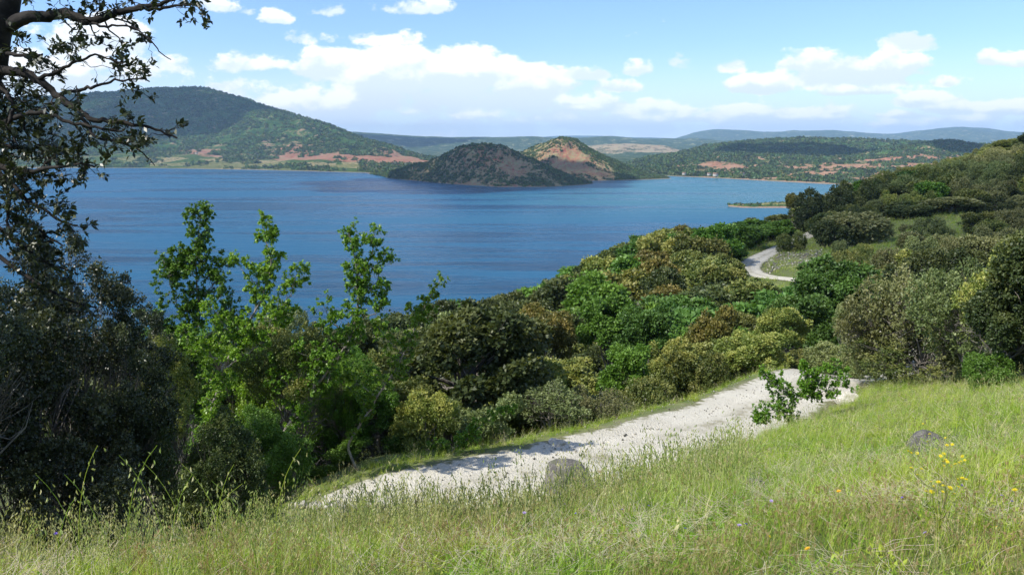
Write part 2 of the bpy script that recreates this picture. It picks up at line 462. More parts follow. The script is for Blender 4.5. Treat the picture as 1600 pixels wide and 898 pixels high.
# gravel track sheet
cross = np.linspace(-1, 1, 25)
tx = np.gradient(TRACK[:, 0]); ty = np.gradient(TRACK[:, 1]); tl = np.hypot(tx, ty)
nx, ny = ty / tl, -tx / tl
s_ = np.arange(len(TRACK)) * 0.4
wl = TRACK[:, 2] * .5 * (1 + .35 * (fbm(s_, s_ * 0 + 3, 2.2, 4, 21) - .5)); wr = TRACK[:, 2] * .5 * (1 + .35 * (fbm(s_, s_ * 0 + 9, 2.2, 4, 22) - .5))
W_ = np.where(cross[None] < 0, wl[:, None], wr[:, None]) * cross[None]
vx = TRACK[:, 0, None] + nx[:, None] * W_; vy = TRACK[:, 1, None] + ny[:, None] * W_
rd = np.hypot(vx, vy)
vz = np.maximum(ground_z(vx, vy), TRACK[:, 3, None] - .03) + .022 + rd * 0.0008 + .035 * (fbm(vx, vy, .5, 4, 40) - .5) * (1 - abs(cross[None])) - .03 * np.exp(-((abs(cross[None]) - .46) / .14) ** 2) - .06 * np.clip(abs(cross[None]) - .92, 0, 1) * 8
trk = link('gravel_track', mesh_np('gravel_track', np.stack([vx, vy, vz], -1).reshape(-1, 3), grid_faces(len(TRACK), 25, False),
      {'mid': np.broadcast_to(np.exp(-(cross[None] / .16) ** 2), vx.shape).ravel(), 'rut': np.broadcast_to(np.exp(-((abs(cross[None]) - .46) / .14) ** 2), vx.shape).ravel(), 'verge': np.broadcast_to(np.clip(abs(cross[None]) - .55, 0, 1) * 2.2, vx.shape).ravel()}, True, [M_GRAVEL]))
tag(trk, 'white gravel track crossing the slope and bending away on the far side', kind='structure')

# ---------------------------------------------------------------- lake
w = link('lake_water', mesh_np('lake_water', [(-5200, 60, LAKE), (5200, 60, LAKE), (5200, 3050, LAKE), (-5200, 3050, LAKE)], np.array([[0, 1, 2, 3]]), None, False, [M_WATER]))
tag(w, 'dark blue wind-ruffled lake with paler streaks', kind='structure')
vf = link('valley_floor', mesh_np('valley_floor', [(-21500, -9000, -108), (21500, -9000, -108), (21500, 22000, -108), (-21500, 22000, -108)], np.array([[0, 1, 2, 3]]), None, False, [M_FARH]))
tag(vf, 'flat valley ground far below the hills', kind='structure')


# ---------------------------------------------------------------- far hills
def curve(px, pts):
    pts = np.array(pts, float)
    # smooth (monotone-ish) interpolation through the points
    xs = np.linspace(pts[0, 0], pts[-1, 0], 1400); v = np.interp(xs, pts[:, 0], pts[:, 1])
    k = 25; p = np.pad(v, k, 'edge'); v = np.convolve(np.convolve(p, np.ones(k) / k, 'same'), np.ones(13) / 13, 'same')[k:-k]
    return np.interp(px, xs, v)


def shore_y(D):
    return 449 - FPX * math.tan(-math.atan(80.0 / D) + PITCH)


def shoreD(py):
    py = np.asarray(py, float)
    b = (449 - py) / FPX
    t = (math.sin(PITCH) - b * math.cos(PITCH)) / (math.cos(PITCH) + b * math.sin(PITCH))
    return 80.0 / t


HILLS = {}


def hill(name, label, px0, px1, nu, stations, nv, mat, amp, nscale, soil, seed=0, field=None, warp=1.0, cracks=0.5, back=0.8):
    """stations: list of (ypts or ('z', value), Dpts), near to far; columns run along photo columns out to real distances"""
    px = np.linspace(px0, px1, nu)
    Ys = []; Zs = []
    for (yp, dp) in stations:
        D = curve(px, dp)
        if yp[0] == 'z': z = np.full(nu, float(yp[1]))
        else: z = pix(px, curve(px, yp), D)[:, 2]
        Ys.append(D); Zs.append(z)
    Ys = np.array(Ys); Zs = np.array(Zs); ns = len(stations)
    t = np.linspace(0, ns - 1, nv)
    k = np.minimum(t.astype(int), ns - 2); f = t - k
    Dg = Ys[k] * (1 - f[:, None]) + Ys[k + 1] * f[:, None]
    # catmull-rom in height for rounded forms
    g = lambda a: Zs[np.clip(a, 0, ns - 1)]
    F = f[:, None]
    lin = g(k) * (1 - F) + g(k + 1) * F
    m0 = (g(k + 1) - g(k - 1)) * .5; m1 = (g(k + 2) - g(k)) * .5
    cr = (2 * F ** 3 - 3 * F ** 2 + 1) * g(k) + (F ** 3 - 2 * F ** 2 + F) * m0 + (-2 * F ** 3 + 3 * F ** 2) * g(k + 1) + (F ** 3 - F ** 2) * m1
    Zg = lin * .45 + cr * .55
    a = (px[None] - 800) / FPX
    fz = Dg * math.cos(PITCH) - Zg * math.sin(PITCH)
    Xg = a * fz
    hgt = np.clip((Zg - LAKE) / 60, 0, 1)
    crest_i = int(np.argmax(Zs.mean(1)))
    tt = np.broadcast_to(t[:, None], Zg.shape)
    nearcrest = np.exp(-((tt - crest_i) / .25) ** 2)
    rid = fbm(Xg, Dg, nscale, 6, seed, True) - .62
    env = hgt * (1 - .8 * nearcrest)
    gul = fbm(Xg + 60 * fbm(Xg, Dg, nscale * .5, 3, seed + 9), Dg * .25, nscale * .22, 4, seed + 7, True) - .6
    Zn = Zg + amp * env * (rid * 2 + gul * .7) + amp * .06 * hgt * (fbm(Xg, Dg, nscale * .08, 3, seed + 5) - .5)
    s = soil(np.broadcast_to(px[None], Zg.shape), tt, Xg, Dg, Zn) + .35 * rid * cracks + .5 * gul * cracks
    fl = field(np.broadcast_to(px[None], Zg.shape), tt, Xg, Dg, Zn) if field else np.zeros_like(Zg)
    bch = np.clip(1 - (Zn - LAKE) / 1.6, 0, 1) * (Zn > LAKE - 1)
    V = np.stack([Xg, Dg, Zn], -1)
    o = link(name, mesh_np(name, V.reshape(-1, 3), grid_faces(nv, nu, True), {'soil': s.ravel(), 'field': fl.ravel(), 'beach': bch.ravel()}, True, [mat]))
    tag(o, label, kind='structure')
    HILLS[name + label[:12]] = (V, s, fl)
    return V, s, fl


def bump2(px, py0, c, r):
    return np.exp(-((px - c) / r) ** 2)


# wooded mountain on the left
crestL = [(-700, 205), (-300, 180), (0, 156), (100, 148), (180, 143), (240, 137.5), (300, 137), (330, 138.5), (360, 149), (400, 160), (430, 170), (480, 184), (510, 194), (540, 206), (560, 213), (600, 226), (650, 242), (700, 251)]
def soilL(px, t, x, y, z):
    s = 1.12 * np.exp(-((t - 1.32) / .55) ** 2) * (np.clip((px - 395) / 60, 0, 1))
    s += .9 * np.exp(-(((px - 325) / 48) ** 2 + ((t - 1.22) / .22) ** 2))
    s += .75 * np.clip((px - 575) / 40, 0, 1) * (t > 1.0) * (t < 2.6)
    s += .35 * np.exp(-(((px - 254) / 7) ** 2 + ((t - 2.93) / .05) ** 2)) * 2
    s += .5 * np.exp(-(((px - 40) / 90) ** 2 + ((t - 1.15) / .15) ** 2))
    return s
VL = hill('wooded_mountain', 'long green mountain above the far left shore with red bare soil at its foot', -700, 700, 560,
     [(('z', -84), [(-700, 2500), (150, 2660), (250, 2620), (400, 2420), (600, 2090), (700, 2050)]),
      ([(-700, 246), (0, 247), (250, 245), (400, 249), (600, 256), (700, 258)], [(-700, 3050), (250, 3000), (400, 2900), (600, 2600), (700, 2550)]),
      ([(-700, 226), (0, 218), (200, 214), (400, 218), (540, 229), (600, 240), (650, 247), (700, 253)], [(-700, 3700), (250, 3600), (400, 3450), (600, 3000), (700, 2850)]),
      (crestL, [(-700, 5200), (0, 4900), (300, 4600), (500, 4050), (600, 3450), (700, 3100)]),
      (('z', -84), [(-700, 8000), (300, 7500), (600, 6000), (700, 5600)])], 200, M_HILL, 38, 520, soilL, 3,
     field=lambda px, t, x, y, z: np.clip((1.12 - t) * 4, 0, 1) * (t > .1) * (px < 560))
# dark island-like hill
def soil1(px, t, x, y, z):
    s = .50 * np.exp(-(((px - 755) / 45) ** 2 + ((t - .62) / .25) ** 2)) + .6 * np.exp(-(((px - 800) / 25) ** 2 + ((t - .55) / .2) ** 2))
    return s + .75 * np.clip(1 - t * 5, 0, 1) + .36
V1 = hill('red_rock_hill', 'dark steep hill of scrub over red rock rising from the water', 560, 945, 300,
     [(('z', -83), [(560, 2250), (590, 2100), (610, 1860), (700, 1615), (780, 1495), (850, 1495), (905, 1560), (945, 1640)]),
      ([(560, 271), (585, 271.5), (610, 268), (640, 259), (660, 255.5), (690, 243), (720, 230), (737, 225), (760, 225), (785, 228), (800, 236), (830, 250), (860, 262), (880, 271), (905, 281), (930, 287), (945, 288)],
       [(560, 2300), (610, 1930), (700, 1760), (760, 1720), (850, 1640), (905, 1620), (945, 1680)]),
      (('z', -83), [(560, 2400), (610, 2150), (760, 2010), (850, 1850), (945, 1740)])], 150, M_CONE, 24, 90, soil1, 12)
def soil2(px, t, x, y, z):
    s = .55 * np.exp(-(((px - 885) / 28) ** 2 + ((t - .55) / .2) ** 2)) + .35 * np.exp(-((t - .3) / .28) ** 2) * (px < 960)
    return s + .32 - .45 * np.clip((px - 905 - 70 * (1 - t)) / 25, 0, 1)  # bare soil cut back on the right flank, painting its shaded side darker
V2 = hill('conical_hill', 'pale conical hill with red bare patch behind the dark hill', 740, 1060, 240,
     [(('z', -83), [(740, 2050), (800, 1830), (920, 1740), (1000, 1790), (1060, 1840)]),
      ([(740, 266), (780, 256), (800, 246), (820, 236), (840, 226), (860, 217), (875, 212.5), (888, 213), (902, 219), (920, 231), (950, 245), (980, 260), (1010, 271), (1045, 278), (1060, 281)],
       [(740, 2200), (880, 2080), (1000, 1930), (1060, 1880)]),
      (('z', -83), [(740, 2500), (880, 2450), (1060, 1960)])], 150, M_CONE, 24, 110, soil2, 18)
# right middle hills
def soilR(px, t, x, y, z):
    return .62 * np.exp(-((t - .85) / .75) ** 2) * np.clip((px - 1010) / 90, .25, 1) + .2 * np.exp(-((px - 1100) / 60) ** 2) * (t > 1) * (t < 1.7)
VR = hill('lakeside_hill', 'broad green hill with pinkish lower slopes across the water', 930, 2100, 420,
     [(('z', -84), [(930, 2300), (990, 2010), (1050, 1930), (1100, 1840), (1180, 1680), (1240, 1570), (1290, 1490), (1400, 1450), (2100, 1300)]),
      ([(930, 272), (1000, 266), (1060, 262), (1200, 262), (1300, 266), (1400, 264), (2100, 262)], [(930, 2500), (1000, 2300), (1200, 2150), (1300, 2000), (2100, 1900)]),
      ([(930, 268), (985, 258), (1020, 251), (1060, 247), (1150, 240), (1300, 240), (1500, 244), (2100, 244)], [(930, 2700), (1000, 2700), (1200, 2800), (2100, 2700)]),
      ([(930, 266), (960, 262), (985, 255), (1020, 246), (1060, 239), (1100, 230), (1140, 223), (1180, 218.5), (1250, 217), (1350, 218.5), (1420, 221), (1500, 226), (1700, 235), (2100, 230)], [(930, 2900), (1060, 3200), (1200, 3600), (2100, 3600)]),
      (('z', -84), [(930, 3600), (1060, 4600), (2100, 5500)])], 190, M_HILL, 26, 330, soilR, 23)
VB = hill('lakeside_hill', 'rounded green hill with red earth showing below its summit', 1330, 1900, 200,
     [(('z', -60), [(1330, 2250), (1900, 2000)]),
      ([(1330, 247), (1400, 242), (1450, 241), (1520, 245), (1580, 252), (1900, 258)], [(1330, 2500), (1900, 2250)]),
      ([(1330, 243), (1400, 233), (1440, 227), (1465, 221), (1490, 220), (1520, 224), (1550, 231), (1600, 240), (1700, 246), (1900, 252)], [(1330, 2750), (1900, 2600)]),
      (('z', -84), [(1330, 3500), (1900, 3300)])], 110, M_HILL, 20, 260, lambda px, t, x, y, z: .80 * np.exp(-((t - .55) / .4) ** 2), 29)
# far ridges
VP = hill('pink_escarpment', 'pale pink bare escarpment far up the valley', 840, 1130, 160,
     [(('z', -72), [(840, 4600), (1130, 4600)]),
      ([(840, 244), (880, 237), (920, 229), (960, 225.5), (1000, 225.5), (1040, 229), (1080, 240), (1130, 250)], [(840, 5600), (1130, 5600)]),
      (('z', -84), [(840, 6400), (1130, 6400)])], 70, M_FARH, 34, 420, lambda px, t, x, y, z: .55 * (t < 1) * (t > .25) + 0 * t, 31)
VF = hill('far_ridge', 'long level wooded ridge hazy across the valley behind the hills', 380, 1350, 260,
     [(('z', -84), [(380, 2750), (1350, 2750)]), (('z', -76), [(380, 3200), (1350, 3200)]),
      ([(380, 236), (700, 238), (900, 236), (1350, 238)], [(380, 6500), (1350, 6500)]),
      ([(380, 204), (540, 206), (600, 209), (650, 213), (700, 214.5), (760, 213.5), (800, 214), (830, 213), (870, 216), (920, 215), (960, 213.5), (1000, 216), (1050, 218), (1150, 221), (1350, 222)], [(380, 8800), (1350, 8800)]),
      (('z', -84), [(380, 12000), (1350, 12000)])], 110, M_FARH, 75, 1200, lambda px, t, x, y, z: 0 * t, 37)
VG = hill('distant_mountains', 'blue distant mountains closing the horizon behind the green hill', 1000, 2300, 300,
     [(('z', -84), [(1000, 10000), (2300, 10000)]),
      ([(1000, 224), (1045, 219), (1060, 214), (1090, 205), (1115, 201), (1150, 203), (1200, 207.5), (1250, 205), (1300, 204), (1360, 209), (1400, 209.5), (1430, 204), (1470, 199), (1500, 198), (1540, 201), (1570, 206), (1620, 209), (1800, 203), (2300, 215)], [(1000, 14000), (2300, 14000)]),
      (('z', -84), [(1000, 19000), (2300, 19000)])], 110, M_FARH, 110, 1500, lambda px, t, x, y, z: 0 * t, 41)
VH = hill('distant_plateau', 'very faint pale plateau on the horizon beyond the conical hill', 200, 1100, 120,
     [(('z', -84), [(200, 15000), (1100, 15000)]),
      ([(200, 222), (820, 217), (860, 212.5), (880, 211.5), (940, 211.5), (960, 214), (1020, 214.5), (1060, 217), (1100, 219)], [(200, 19500), (1100, 19500)]),
      (('z', -84), [(200, 21000), (1100, 21000)])], 40, M_FARH, 60, 1500, lambda px, t, x, y, z: 0 * t, 43)
# low spit on the right
VS = hill('low_headland', 'low green spit of land reaching into the water below the slope', 1138, 1420, 160,
     [(('z', -80.6), [(1138, 1040), (1160, 1010), (1230, 1000), (1420, 960)]),
      (('z', -77.2), [(1138, 1046), (1170, 1034), (1230, 1060), (1420, 1080)]),
      (('z', -80.6), [(1138, 1052), (1160, 1058), (1200, 1130), (1420, 1230)])], 40, M_HILL, 14, 40, lambda px, t, x, y, z: 0.15 + 0 * t + .5 * (t < .5), 47,
     field=lambda px, t, x, y, z: 1.0 * (t > .75) * (px > 1190) + 0 * t)

# gaps at the sides: a wide green shore behind everything
#PART2
# ================================================================ vegetation kit
def norm(v):
    return v / (np.linalg.norm(v, axis=-1, keepdims=True) + 1e-9)


def leaf_geo(P, D, Nn, L, Wd, fold=0.15):
    """one folded lozenge leaf per row: base P, along D, roughly facing Nn"""
    D = norm(D); S = norm(np.cross(D, Nn)); Nn = np.cross(S, D)
    L = np.broadcast_to(np.asarray(L, float), (len(P),))[:, None]; Wd = np.broadcast_to(np.asarray(Wd, float), (len(P),))[:, None]
    mid = P + D * L * .5 + Nn * Wd * fold
    V = np.stack([P, mid + S * Wd * .5, P + D * L - Nn * L * .08, mid - S * Wd * .5], 1)
    n = len(P)
    return V.reshape(-1, 3), np.arange(4 * n).reshape(n, 4)


def tube(pts, rad, n=6):
    pts = np.asarray(pts, float); rad = np.broadcast_to(np.asarray(rad, float), (len(pts),))
    t = norm(np.gradient(pts, axis=0)); ref = np.array([0.31, 0.17, 0.93]) if abs(t[0, 2]) < .8 else np.array([1., .1, 0])
    a = norm(np.cross(t, ref)); b = np.cross(t, a)
    ang = np.arange(n) * 2 * pi / n
    V = pts[:, None] + rad[:, None, None] * (a[:, None] * np.cos(ang)[None, :, None] + b[:, None] * np.sin(ang)[None, :, None])
    m = len(pts); i = np.arange(m - 1)[:, None] * n; j = np.arange(n)[None]
    F = np.stack([i + j, i + (j + 1) % n, i + n + (j + 1) % n, i + n + j], -1).reshape(-1, 4)
    return V.reshape(-1, 3), F


class Bag:
    def __init__(s): s.V = []; s.F = []; s.n = 0; s.A = {}
    def add(s, V, F, **attrs):
        s.V.append(V); s.F.append(np.asarray(F) + s.n); s.n += len(V)
        for k, v in attrs.items(): s.A.setdefault(k, []).append(np.broadcast_to(np.asarray(v, float), (len(V),)))
    def mesh(s, name, smooth=False, mats=()):
        q = [f for f in s.F if f.shape[1] == 4]; t = [f for f in s.F if f.shape[1] == 3]
        Fs = ([np.concatenate(q)] if q else []) + ([np.concatenate(t)] if t else [])
        return mesh_np(name, np.concatenate(s.V), Fs, {k: np.concatenate(v) for k, v in s.A.items()}, smooth, mats)


def curl(p0, p1, k, rg, wob):
    """a slightly wandering line of k points"""
    t = np.linspace(0, 1, k)[:, None]; L = np.linalg.norm(np.asarray(p1) - p0)
    w = np.cumsum(rg.normal(0, 1, (k, 3)), 0); w -= w[0] + t * (w[-1] - w[0])
    return np.asarray(p0) * (1 - t) + np.asarray(p1) * t + w * wob * L / math.sqrt(k)


def leaf_mat(name, c1, c2, tip=None, rough=.5, trans=.28, spec=.35):
    m, N, out = material(name)
    oi = N.a('ShaderNodeObjectInfo').outputs['Random']
    c = N.mix(N.attr('rnd'), c1, c2)
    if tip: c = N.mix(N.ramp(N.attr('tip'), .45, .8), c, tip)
    hv = N.a('ShaderNodeHueSaturation', {'Hue': N.m('ADD', .5, N.m('MULTIPLY', N.m('SUBTRACT', oi, .5), .02)), 'Saturation': 1.0,
             'Value': N.m('ADD', .80, N.m('MULTIPLY', N.m('FRACT', N.m('MULTIPLY', oi, 7.3)), .42)), 'Color': c}).outputs[0]
    s = N.a('ShaderNodeBsdfPrincipled', {'Base Color': hv, 'Roughness': rough}); s.inputs['Specular IOR Level'].default_value = spec
    tcol = N.mix(1.0, hv, (1.25, 1.25, .55), 'MULTIPLY')
    t = N.a('ShaderNodeBsdfTranslucent', {'Color': tcol})
    mx = N.a('ShaderNodeMixShader', {0: trans, 1: s.outputs[0], 2: t.outputs[0]})
    N.l.new(mx.outputs[0], out.inputs[0]); return m


def bark_mat(name, c1, c2):
    m, N, out = material(name)
    tcx = N.a('ShaderNodeTexCoord').outputs['Object']
    f = N.noise(tcx, 9, 6, .65)
    c = N.mix(N.ramp(f, .35, .65), c1, c2)
    b = N.a('ShaderNodeBump', {'Height': f, 'Strength': .7, 'Distance': .02})
    s = N.a('ShaderNodeBsdfPrincipled', {'Base Color': c, 'Roughness': .9, 'Normal': b.outputs[0]}); s.inputs['Specular IOR Level'].default_value = .2
    N.l.new(s.outputs[0], out.inputs[0]); return m


LM = {
    'dark': leaf_mat('leaf_dark_evergreen', (0.030, 0.049, 0.015), (0.064, 0.089, 0.025), (0.101, 0.120, 0.034)),
    'olive': leaf_mat('leaf_olive_oak', (0.065, 0.094, 0.020), (0.116, 0.147, 0.033), (0.221, 0.230, 0.060)),
    'vivid': leaf_mat('leaf_bright_green', (0.058, 0.130, 0.013), (0.108, 0.210, 0.022), (0.136, 0.240, 0.036)),
    'teal': leaf_mat('leaf_cool_green', (0.039, 0.090, 0.015), (0.071, 0.147, 0.024), (0.101, 0.193, 0.037)),
    'rust': leaf_mat('leaf_rusty_new_growth', (0.081, 0.093, 0.017), (0.145, 0.140, 0.027), (0.246, 0.204, 0.051)),
    'yellow': leaf_mat('leaf_yellow_green', (0.108, 0.149, 0.028), (0.185, 0.221, 0.045), (0.325, 0.325, 0.081)),
    'grey': leaf_mat('leaf_grey_green', (0.104, 0.140, 0.046), (0.173, 0.213, 0.074), (0.253, 0.288, 0.109)),
    'brown': leaf_mat('leaf_grey_brown', (0.108, 0.127, 0.046), (0.186, 0.199, 0.074), (0.252, 0.252, 0.102)),
    'maple': leaf_mat('leaf_fresh_maple', (0.085, 0.190, 0.014), (0.165, 0.300, 0.026), (0.25, 0.38, 0.05), .42, .38, .4),
    'blackish': leaf_mat('leaf_shaded_oak', (0.016, 0.026, 0.010), (0.044, 0.060, 0.022), (0.090, 0.105, 0.038), .42, .15, .45),  # shade under the oak's canopy is put into these darker leaf colours
    'hillwood': leaf_mat('leaf_far_woodland', (0.045, 0.095, 0.026), (0.085, 0.150, 0.040), (0.12, 0.17, 0.06)),
}
BARK = bark_mat('grey_bark', (0.085, 0.075, 0.062), (0.20, 0.185, 0.16))
BARKL = bark_mat('pale_bark', (0.14, 0.125, 0.10), (0.32, 0.29, 0.25))
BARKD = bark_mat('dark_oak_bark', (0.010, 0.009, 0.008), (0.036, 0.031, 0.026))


def crown_and_trunk(key, seed, nleaf, L, ncl=16, rx=.42, rz=.36, zc=.60, cr=(.26, .40), skirt=-.55, loose=.0, trunk_r=.035, twig=0, tall=0.0, spread=.85, rag=.16):
    """unit-height tree: returns (crown mesh, trunk mesh). Leaves sit in rosettes over the surface of many clumps."""
    rg = np.random.default_rng(seed)
    u = norm(rg.normal(size=(ncl * 6, 3))); u = u[u[:, 2] > skirt][:ncl]
    rad = rg.uniform(.50, .86, len(u))[:, None]
    cen = u * rad * [rx, rx, rz]
    if tall: cen[:, :2] *= (1 - tall * np.clip(cen[:, 2:3] / rz, -1, 1))
    cen = cen + [0, 0, zc]
    crr = rg.uniform(*cr, len(u)) * rx * np.where(rg.random(len(u)) < .25, .7, 1)
    # satellites make the outline ragged
    k = rg.integers(0, len(u), ncl * 2); v = norm(rg.normal(size=(len(k), 3)) + [0, 0, .4])
    cen2 = cen[k] + v * crr[k][:, None] * rg.uniform(.8, 1.25, (len(k), 1)); cr2 = crr[k] * rg.uniform(.28, .52, len(k))
    cen = np.concatenate([cen, cen2]); crr = np.concatenate([crr, cr2])
    w = crr ** 2; w /= w.sum()
    per = 5; ns = nleaf // per
    ci = rg.choice(len(cen), ns * 2, p=w)
    d = norm(rg.normal(size=(len(ci), 3)) + [0, 0, .25])
    P = cen[ci] + d * crr[ci][:, None] * (1 - np.abs(rg.normal(0, rag + loose, len(ci))))[:, None]
    # drop sprigs deep inside a neighbouring clump
    deep = np.zeros(len(P), bool)
    for j in range(len(u)):
        deep |= (np.linalg.norm(P - cen[j], axis=1) < crr[j] * .72) & (ci != j)
    P = P[~deep][:ns]; d = d[~deep][:ns]; ci = ci[~deep][:ns]
    P = P[:]; 
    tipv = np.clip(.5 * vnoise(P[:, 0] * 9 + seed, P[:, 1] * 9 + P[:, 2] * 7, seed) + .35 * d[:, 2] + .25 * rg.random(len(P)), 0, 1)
    n = len(P)
    Pl = np.repeat(P, per, 0) + rg.normal(0, L * .35, (n * per, 3)); dl = np.repeat(d, per, 0) + rg.normal(0, spread, (n * per, 3))
    nn = norm(np.repeat(d, per, 0) * .8 + rg.normal(0, .55, (n * per, 3)) + [0, 0, .35])
    Ls = L * rg.uniform(.65, 1.25, n * per)
    V, F = leaf_geo(Pl, dl, nn, Ls, Ls * .62)
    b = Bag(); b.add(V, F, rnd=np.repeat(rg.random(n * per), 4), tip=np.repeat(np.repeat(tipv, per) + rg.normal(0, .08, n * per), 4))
    crown = b.mesh('crown')
    t = Bag()
    top = np.array([rg.normal(0, .03), rg.normal(0, .03), zc])
    main = curl(np.array([0, 0, -.12]), top, 7, rg, .12)
    t.add(*tube(main, np.linspace(trunk_r, trunk_r * .5, 7), 7))
    for j in range(len(u)):
        s = main[rg.integers(2, 6)]
        t.add(*tube(curl(s, cen[j], 5, rg, .16), np.linspace(trunk_r * .42, trunk_r * .1, 5), 5))
    if twig:
        for j in range(twig):
            c = rg.integers(0, len(cen)); q = cen[c] + norm(rg.normal(size=3) + [0, 0, .3]) * crr[c] * rg.uniform(.9, 1.35)
            t.add(*tube(curl(cen[c] * .5 + main[4] * .5, q, 5, rg, .2), np.linspace(trunk_r * .16, trunk_r * .03, 5), 4))
    trunk = t.mesh('trunk', True, [BARK])
    return crown, trunk


# variants: round oak crowns, taller leafy trees, low shrubs, thin twiggy bushes; finer leaves for the nearer ones
VAR = {
    'oak_far': [crown_and_trunk('o', 100 + i, 9000, .050, 15, .44, .40, .56, (.24, .40), -.6, .04) for i in range(4)],
    'oak': [crown_and_trunk('o', 200 + i, 22000, .029, 20, .43, .38, .58, (.20, .38), -.65, .05, twig=40) for i in range(4)],
    'leafy_far': [crown_and_trunk('l', 300 + i, 8000, .060, 18, .38, .42, .56, (.22, .36), -.7, .05, tall=.35) for i in range(3)],
    'leafy': [crown_and_trunk('l', 400 + i, 17000, .034, 20, .38, .42, .56, (.22, .36), -.7, .06, tall=.3) for i in range(2)],
    'shrub': [crown_and_trunk('s', 500 + i, 15000, .036, 18, .60, .46, .46, (.24, .38), -.75, .05, .02) for i in range(3)],
    'twiggy': [crown_and_trunk('t', 600 + i, 12000, .026, 22, .50, .44, .52, (.22, .36), -.75, .22, .018, twig=260) for i in range(2)],
    'near': [crown_and_trunk('n', 700 + i, 40000, .0175, 26, .52, .46, .50, (.16, .32), -.8, .16, .016, twig=160) for i in range(3)],
    'airy': [crown_and_trunk('a', 800 + i, 30000, .0165, 34, .54, .48, .50, (.10, .24), -.8, .30, .016, twig=320, rag=.25) for i in range(2)],
}
RX = {'oak_far': .44, 'oak': .43, 'leafy_far': .38, 'leafy': .38, 'shrub': .60, 'twiggy': .50, 'near': .52, 'airy': .54}
TOPZ = {'oak_far': 1.0, 'oak': 1.0, 'leafy_far': 1.0, 'leafy': 1.0, 'shrub': .95, 'twiggy': 1.0, 'near': 1.0, 'airy': 1.0}
for k, L in VAR.items():
    z = [max(v.co.z for v in c.vertices) for c, t in L]; TOPZ[k] = sum(z) / len(z)
    for c, t in L:
        c.materials.append(LM['olive'])

TREES = []      # dict(px, py, D, kind, colour, root, H, R)


def put_tree(name, x, y, H, R, var, colour, ztop=None, seed=None, bark=None, sink=0.12):
    z = float(ground_z(np.array([x]), np.array([y]))[0]) - sink
    if ztop is not None: H = max(.6, ztop - z)
    if y > 58: z -= .20 * H; H *= 1.20
    i = seed if seed is not None else random.randrange(100)
    cm, tm = VAR[var][i % len(VAR[var])]
    r = empty(name, (x, y, z))
    r.rotation_euler = (random.gauss(0, .05), random.gauss(0, .05), random.uniform(0, 6.28))
    r.scale = (R / RX[var] * random.uniform(.82, 1.22), R / RX[var] * random.uniform(.82, 1.22), H / TOPZ[var])
    c = link('crown', cm, r); t = link('trunk', tm, r)
    if H > 2.3 * R:      # long trunk under a crown of its own depth
        q = 2.3 * R / H; c.scale = (1, 1, q); c.location = (0, 0, TOPZ[var] * (1 - q))
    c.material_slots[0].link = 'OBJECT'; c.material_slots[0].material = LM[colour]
    if bark is None and var == 'twiggy' and len(TREES) % 2: bark = BARKL
    if bark: t.material_slots[0].link = 'OBJECT'; t.material_slots[0].material = bark
    px, py = proj(np.array([x, y, z + H * .62]))
    _, pt = proj(np.array([x, y, z + H]))
    TREES.append(dict(x=x, y=y, z=z, H=H, R=R, px=float(px), py=float(py), top=float(pt), D=y, name=name, colour=colour, root=r, var=var))
    return r


def treeline(px):
    return np.interp(px, [100, 430, 600, 650, 700, 800, 870, 930, 1000, 1050, 1100, 1150, 1200, 1226, 1240, 1260, 1300, 1350, 1400, 1450, 1500, 1540, 1562, 1600, 1900],
                     [540, 490, 492, 480, 466, 451, 432, 405, 366, 358, 352, 348, 341, 336, 312, 292, 288, 280, 264, 252, 245, 230, 216, 210, 190])


WIN = [(1150, 1270, 396, 441, 92), (1195, 1290, 380, 430, 112), (1160, 1225, 392, 416, 127), (1360, 1590, 340, 374, 114), (1300, 1410, 376, 416, 84), (1140, 1236, 312, 332, 900)]


def ray_hit(px, py, h=0.0, D0=1.6, D1=170.0):
    """distance at which the sight line through (px, py) comes down to h above the ground"""
    D = np.exp(np.linspace(math.log(D0), math.log(D1), 700)); P = pix(px, py, D)
    k = np.where(P[:, 2] <= ground_z(P[:, 0], P[:, 1]) + h)[0]
    return float(D[k[0]]) if len(k) else D1


def blocks(px, top, D, rpx):
    for (a, b_, c_, d_, dt) in WIN:
        if D < dt and px + rpx * .85 > a and px - rpx * .85 < b_ and top < d_ - 3:
            return d_ - 2
    return None


def hand(px, pyc, D, wpx, hpx, var, colour, name, top=None):
    """a tree whose crown centre shows at (px, pyc), wpx across and hpx tall in the photo, D away"""
    P = pix(px, pyc, D); T = pix(px, pyc - hpx / 2, D)
    depth = D * math.cos(PITCH) - P[2] * math.sin(PITCH)
    return put_tree(name, float(P[0]), D, 0, wpx / 2 / FPX * depth, var, colour, ztop=float(T[2]))


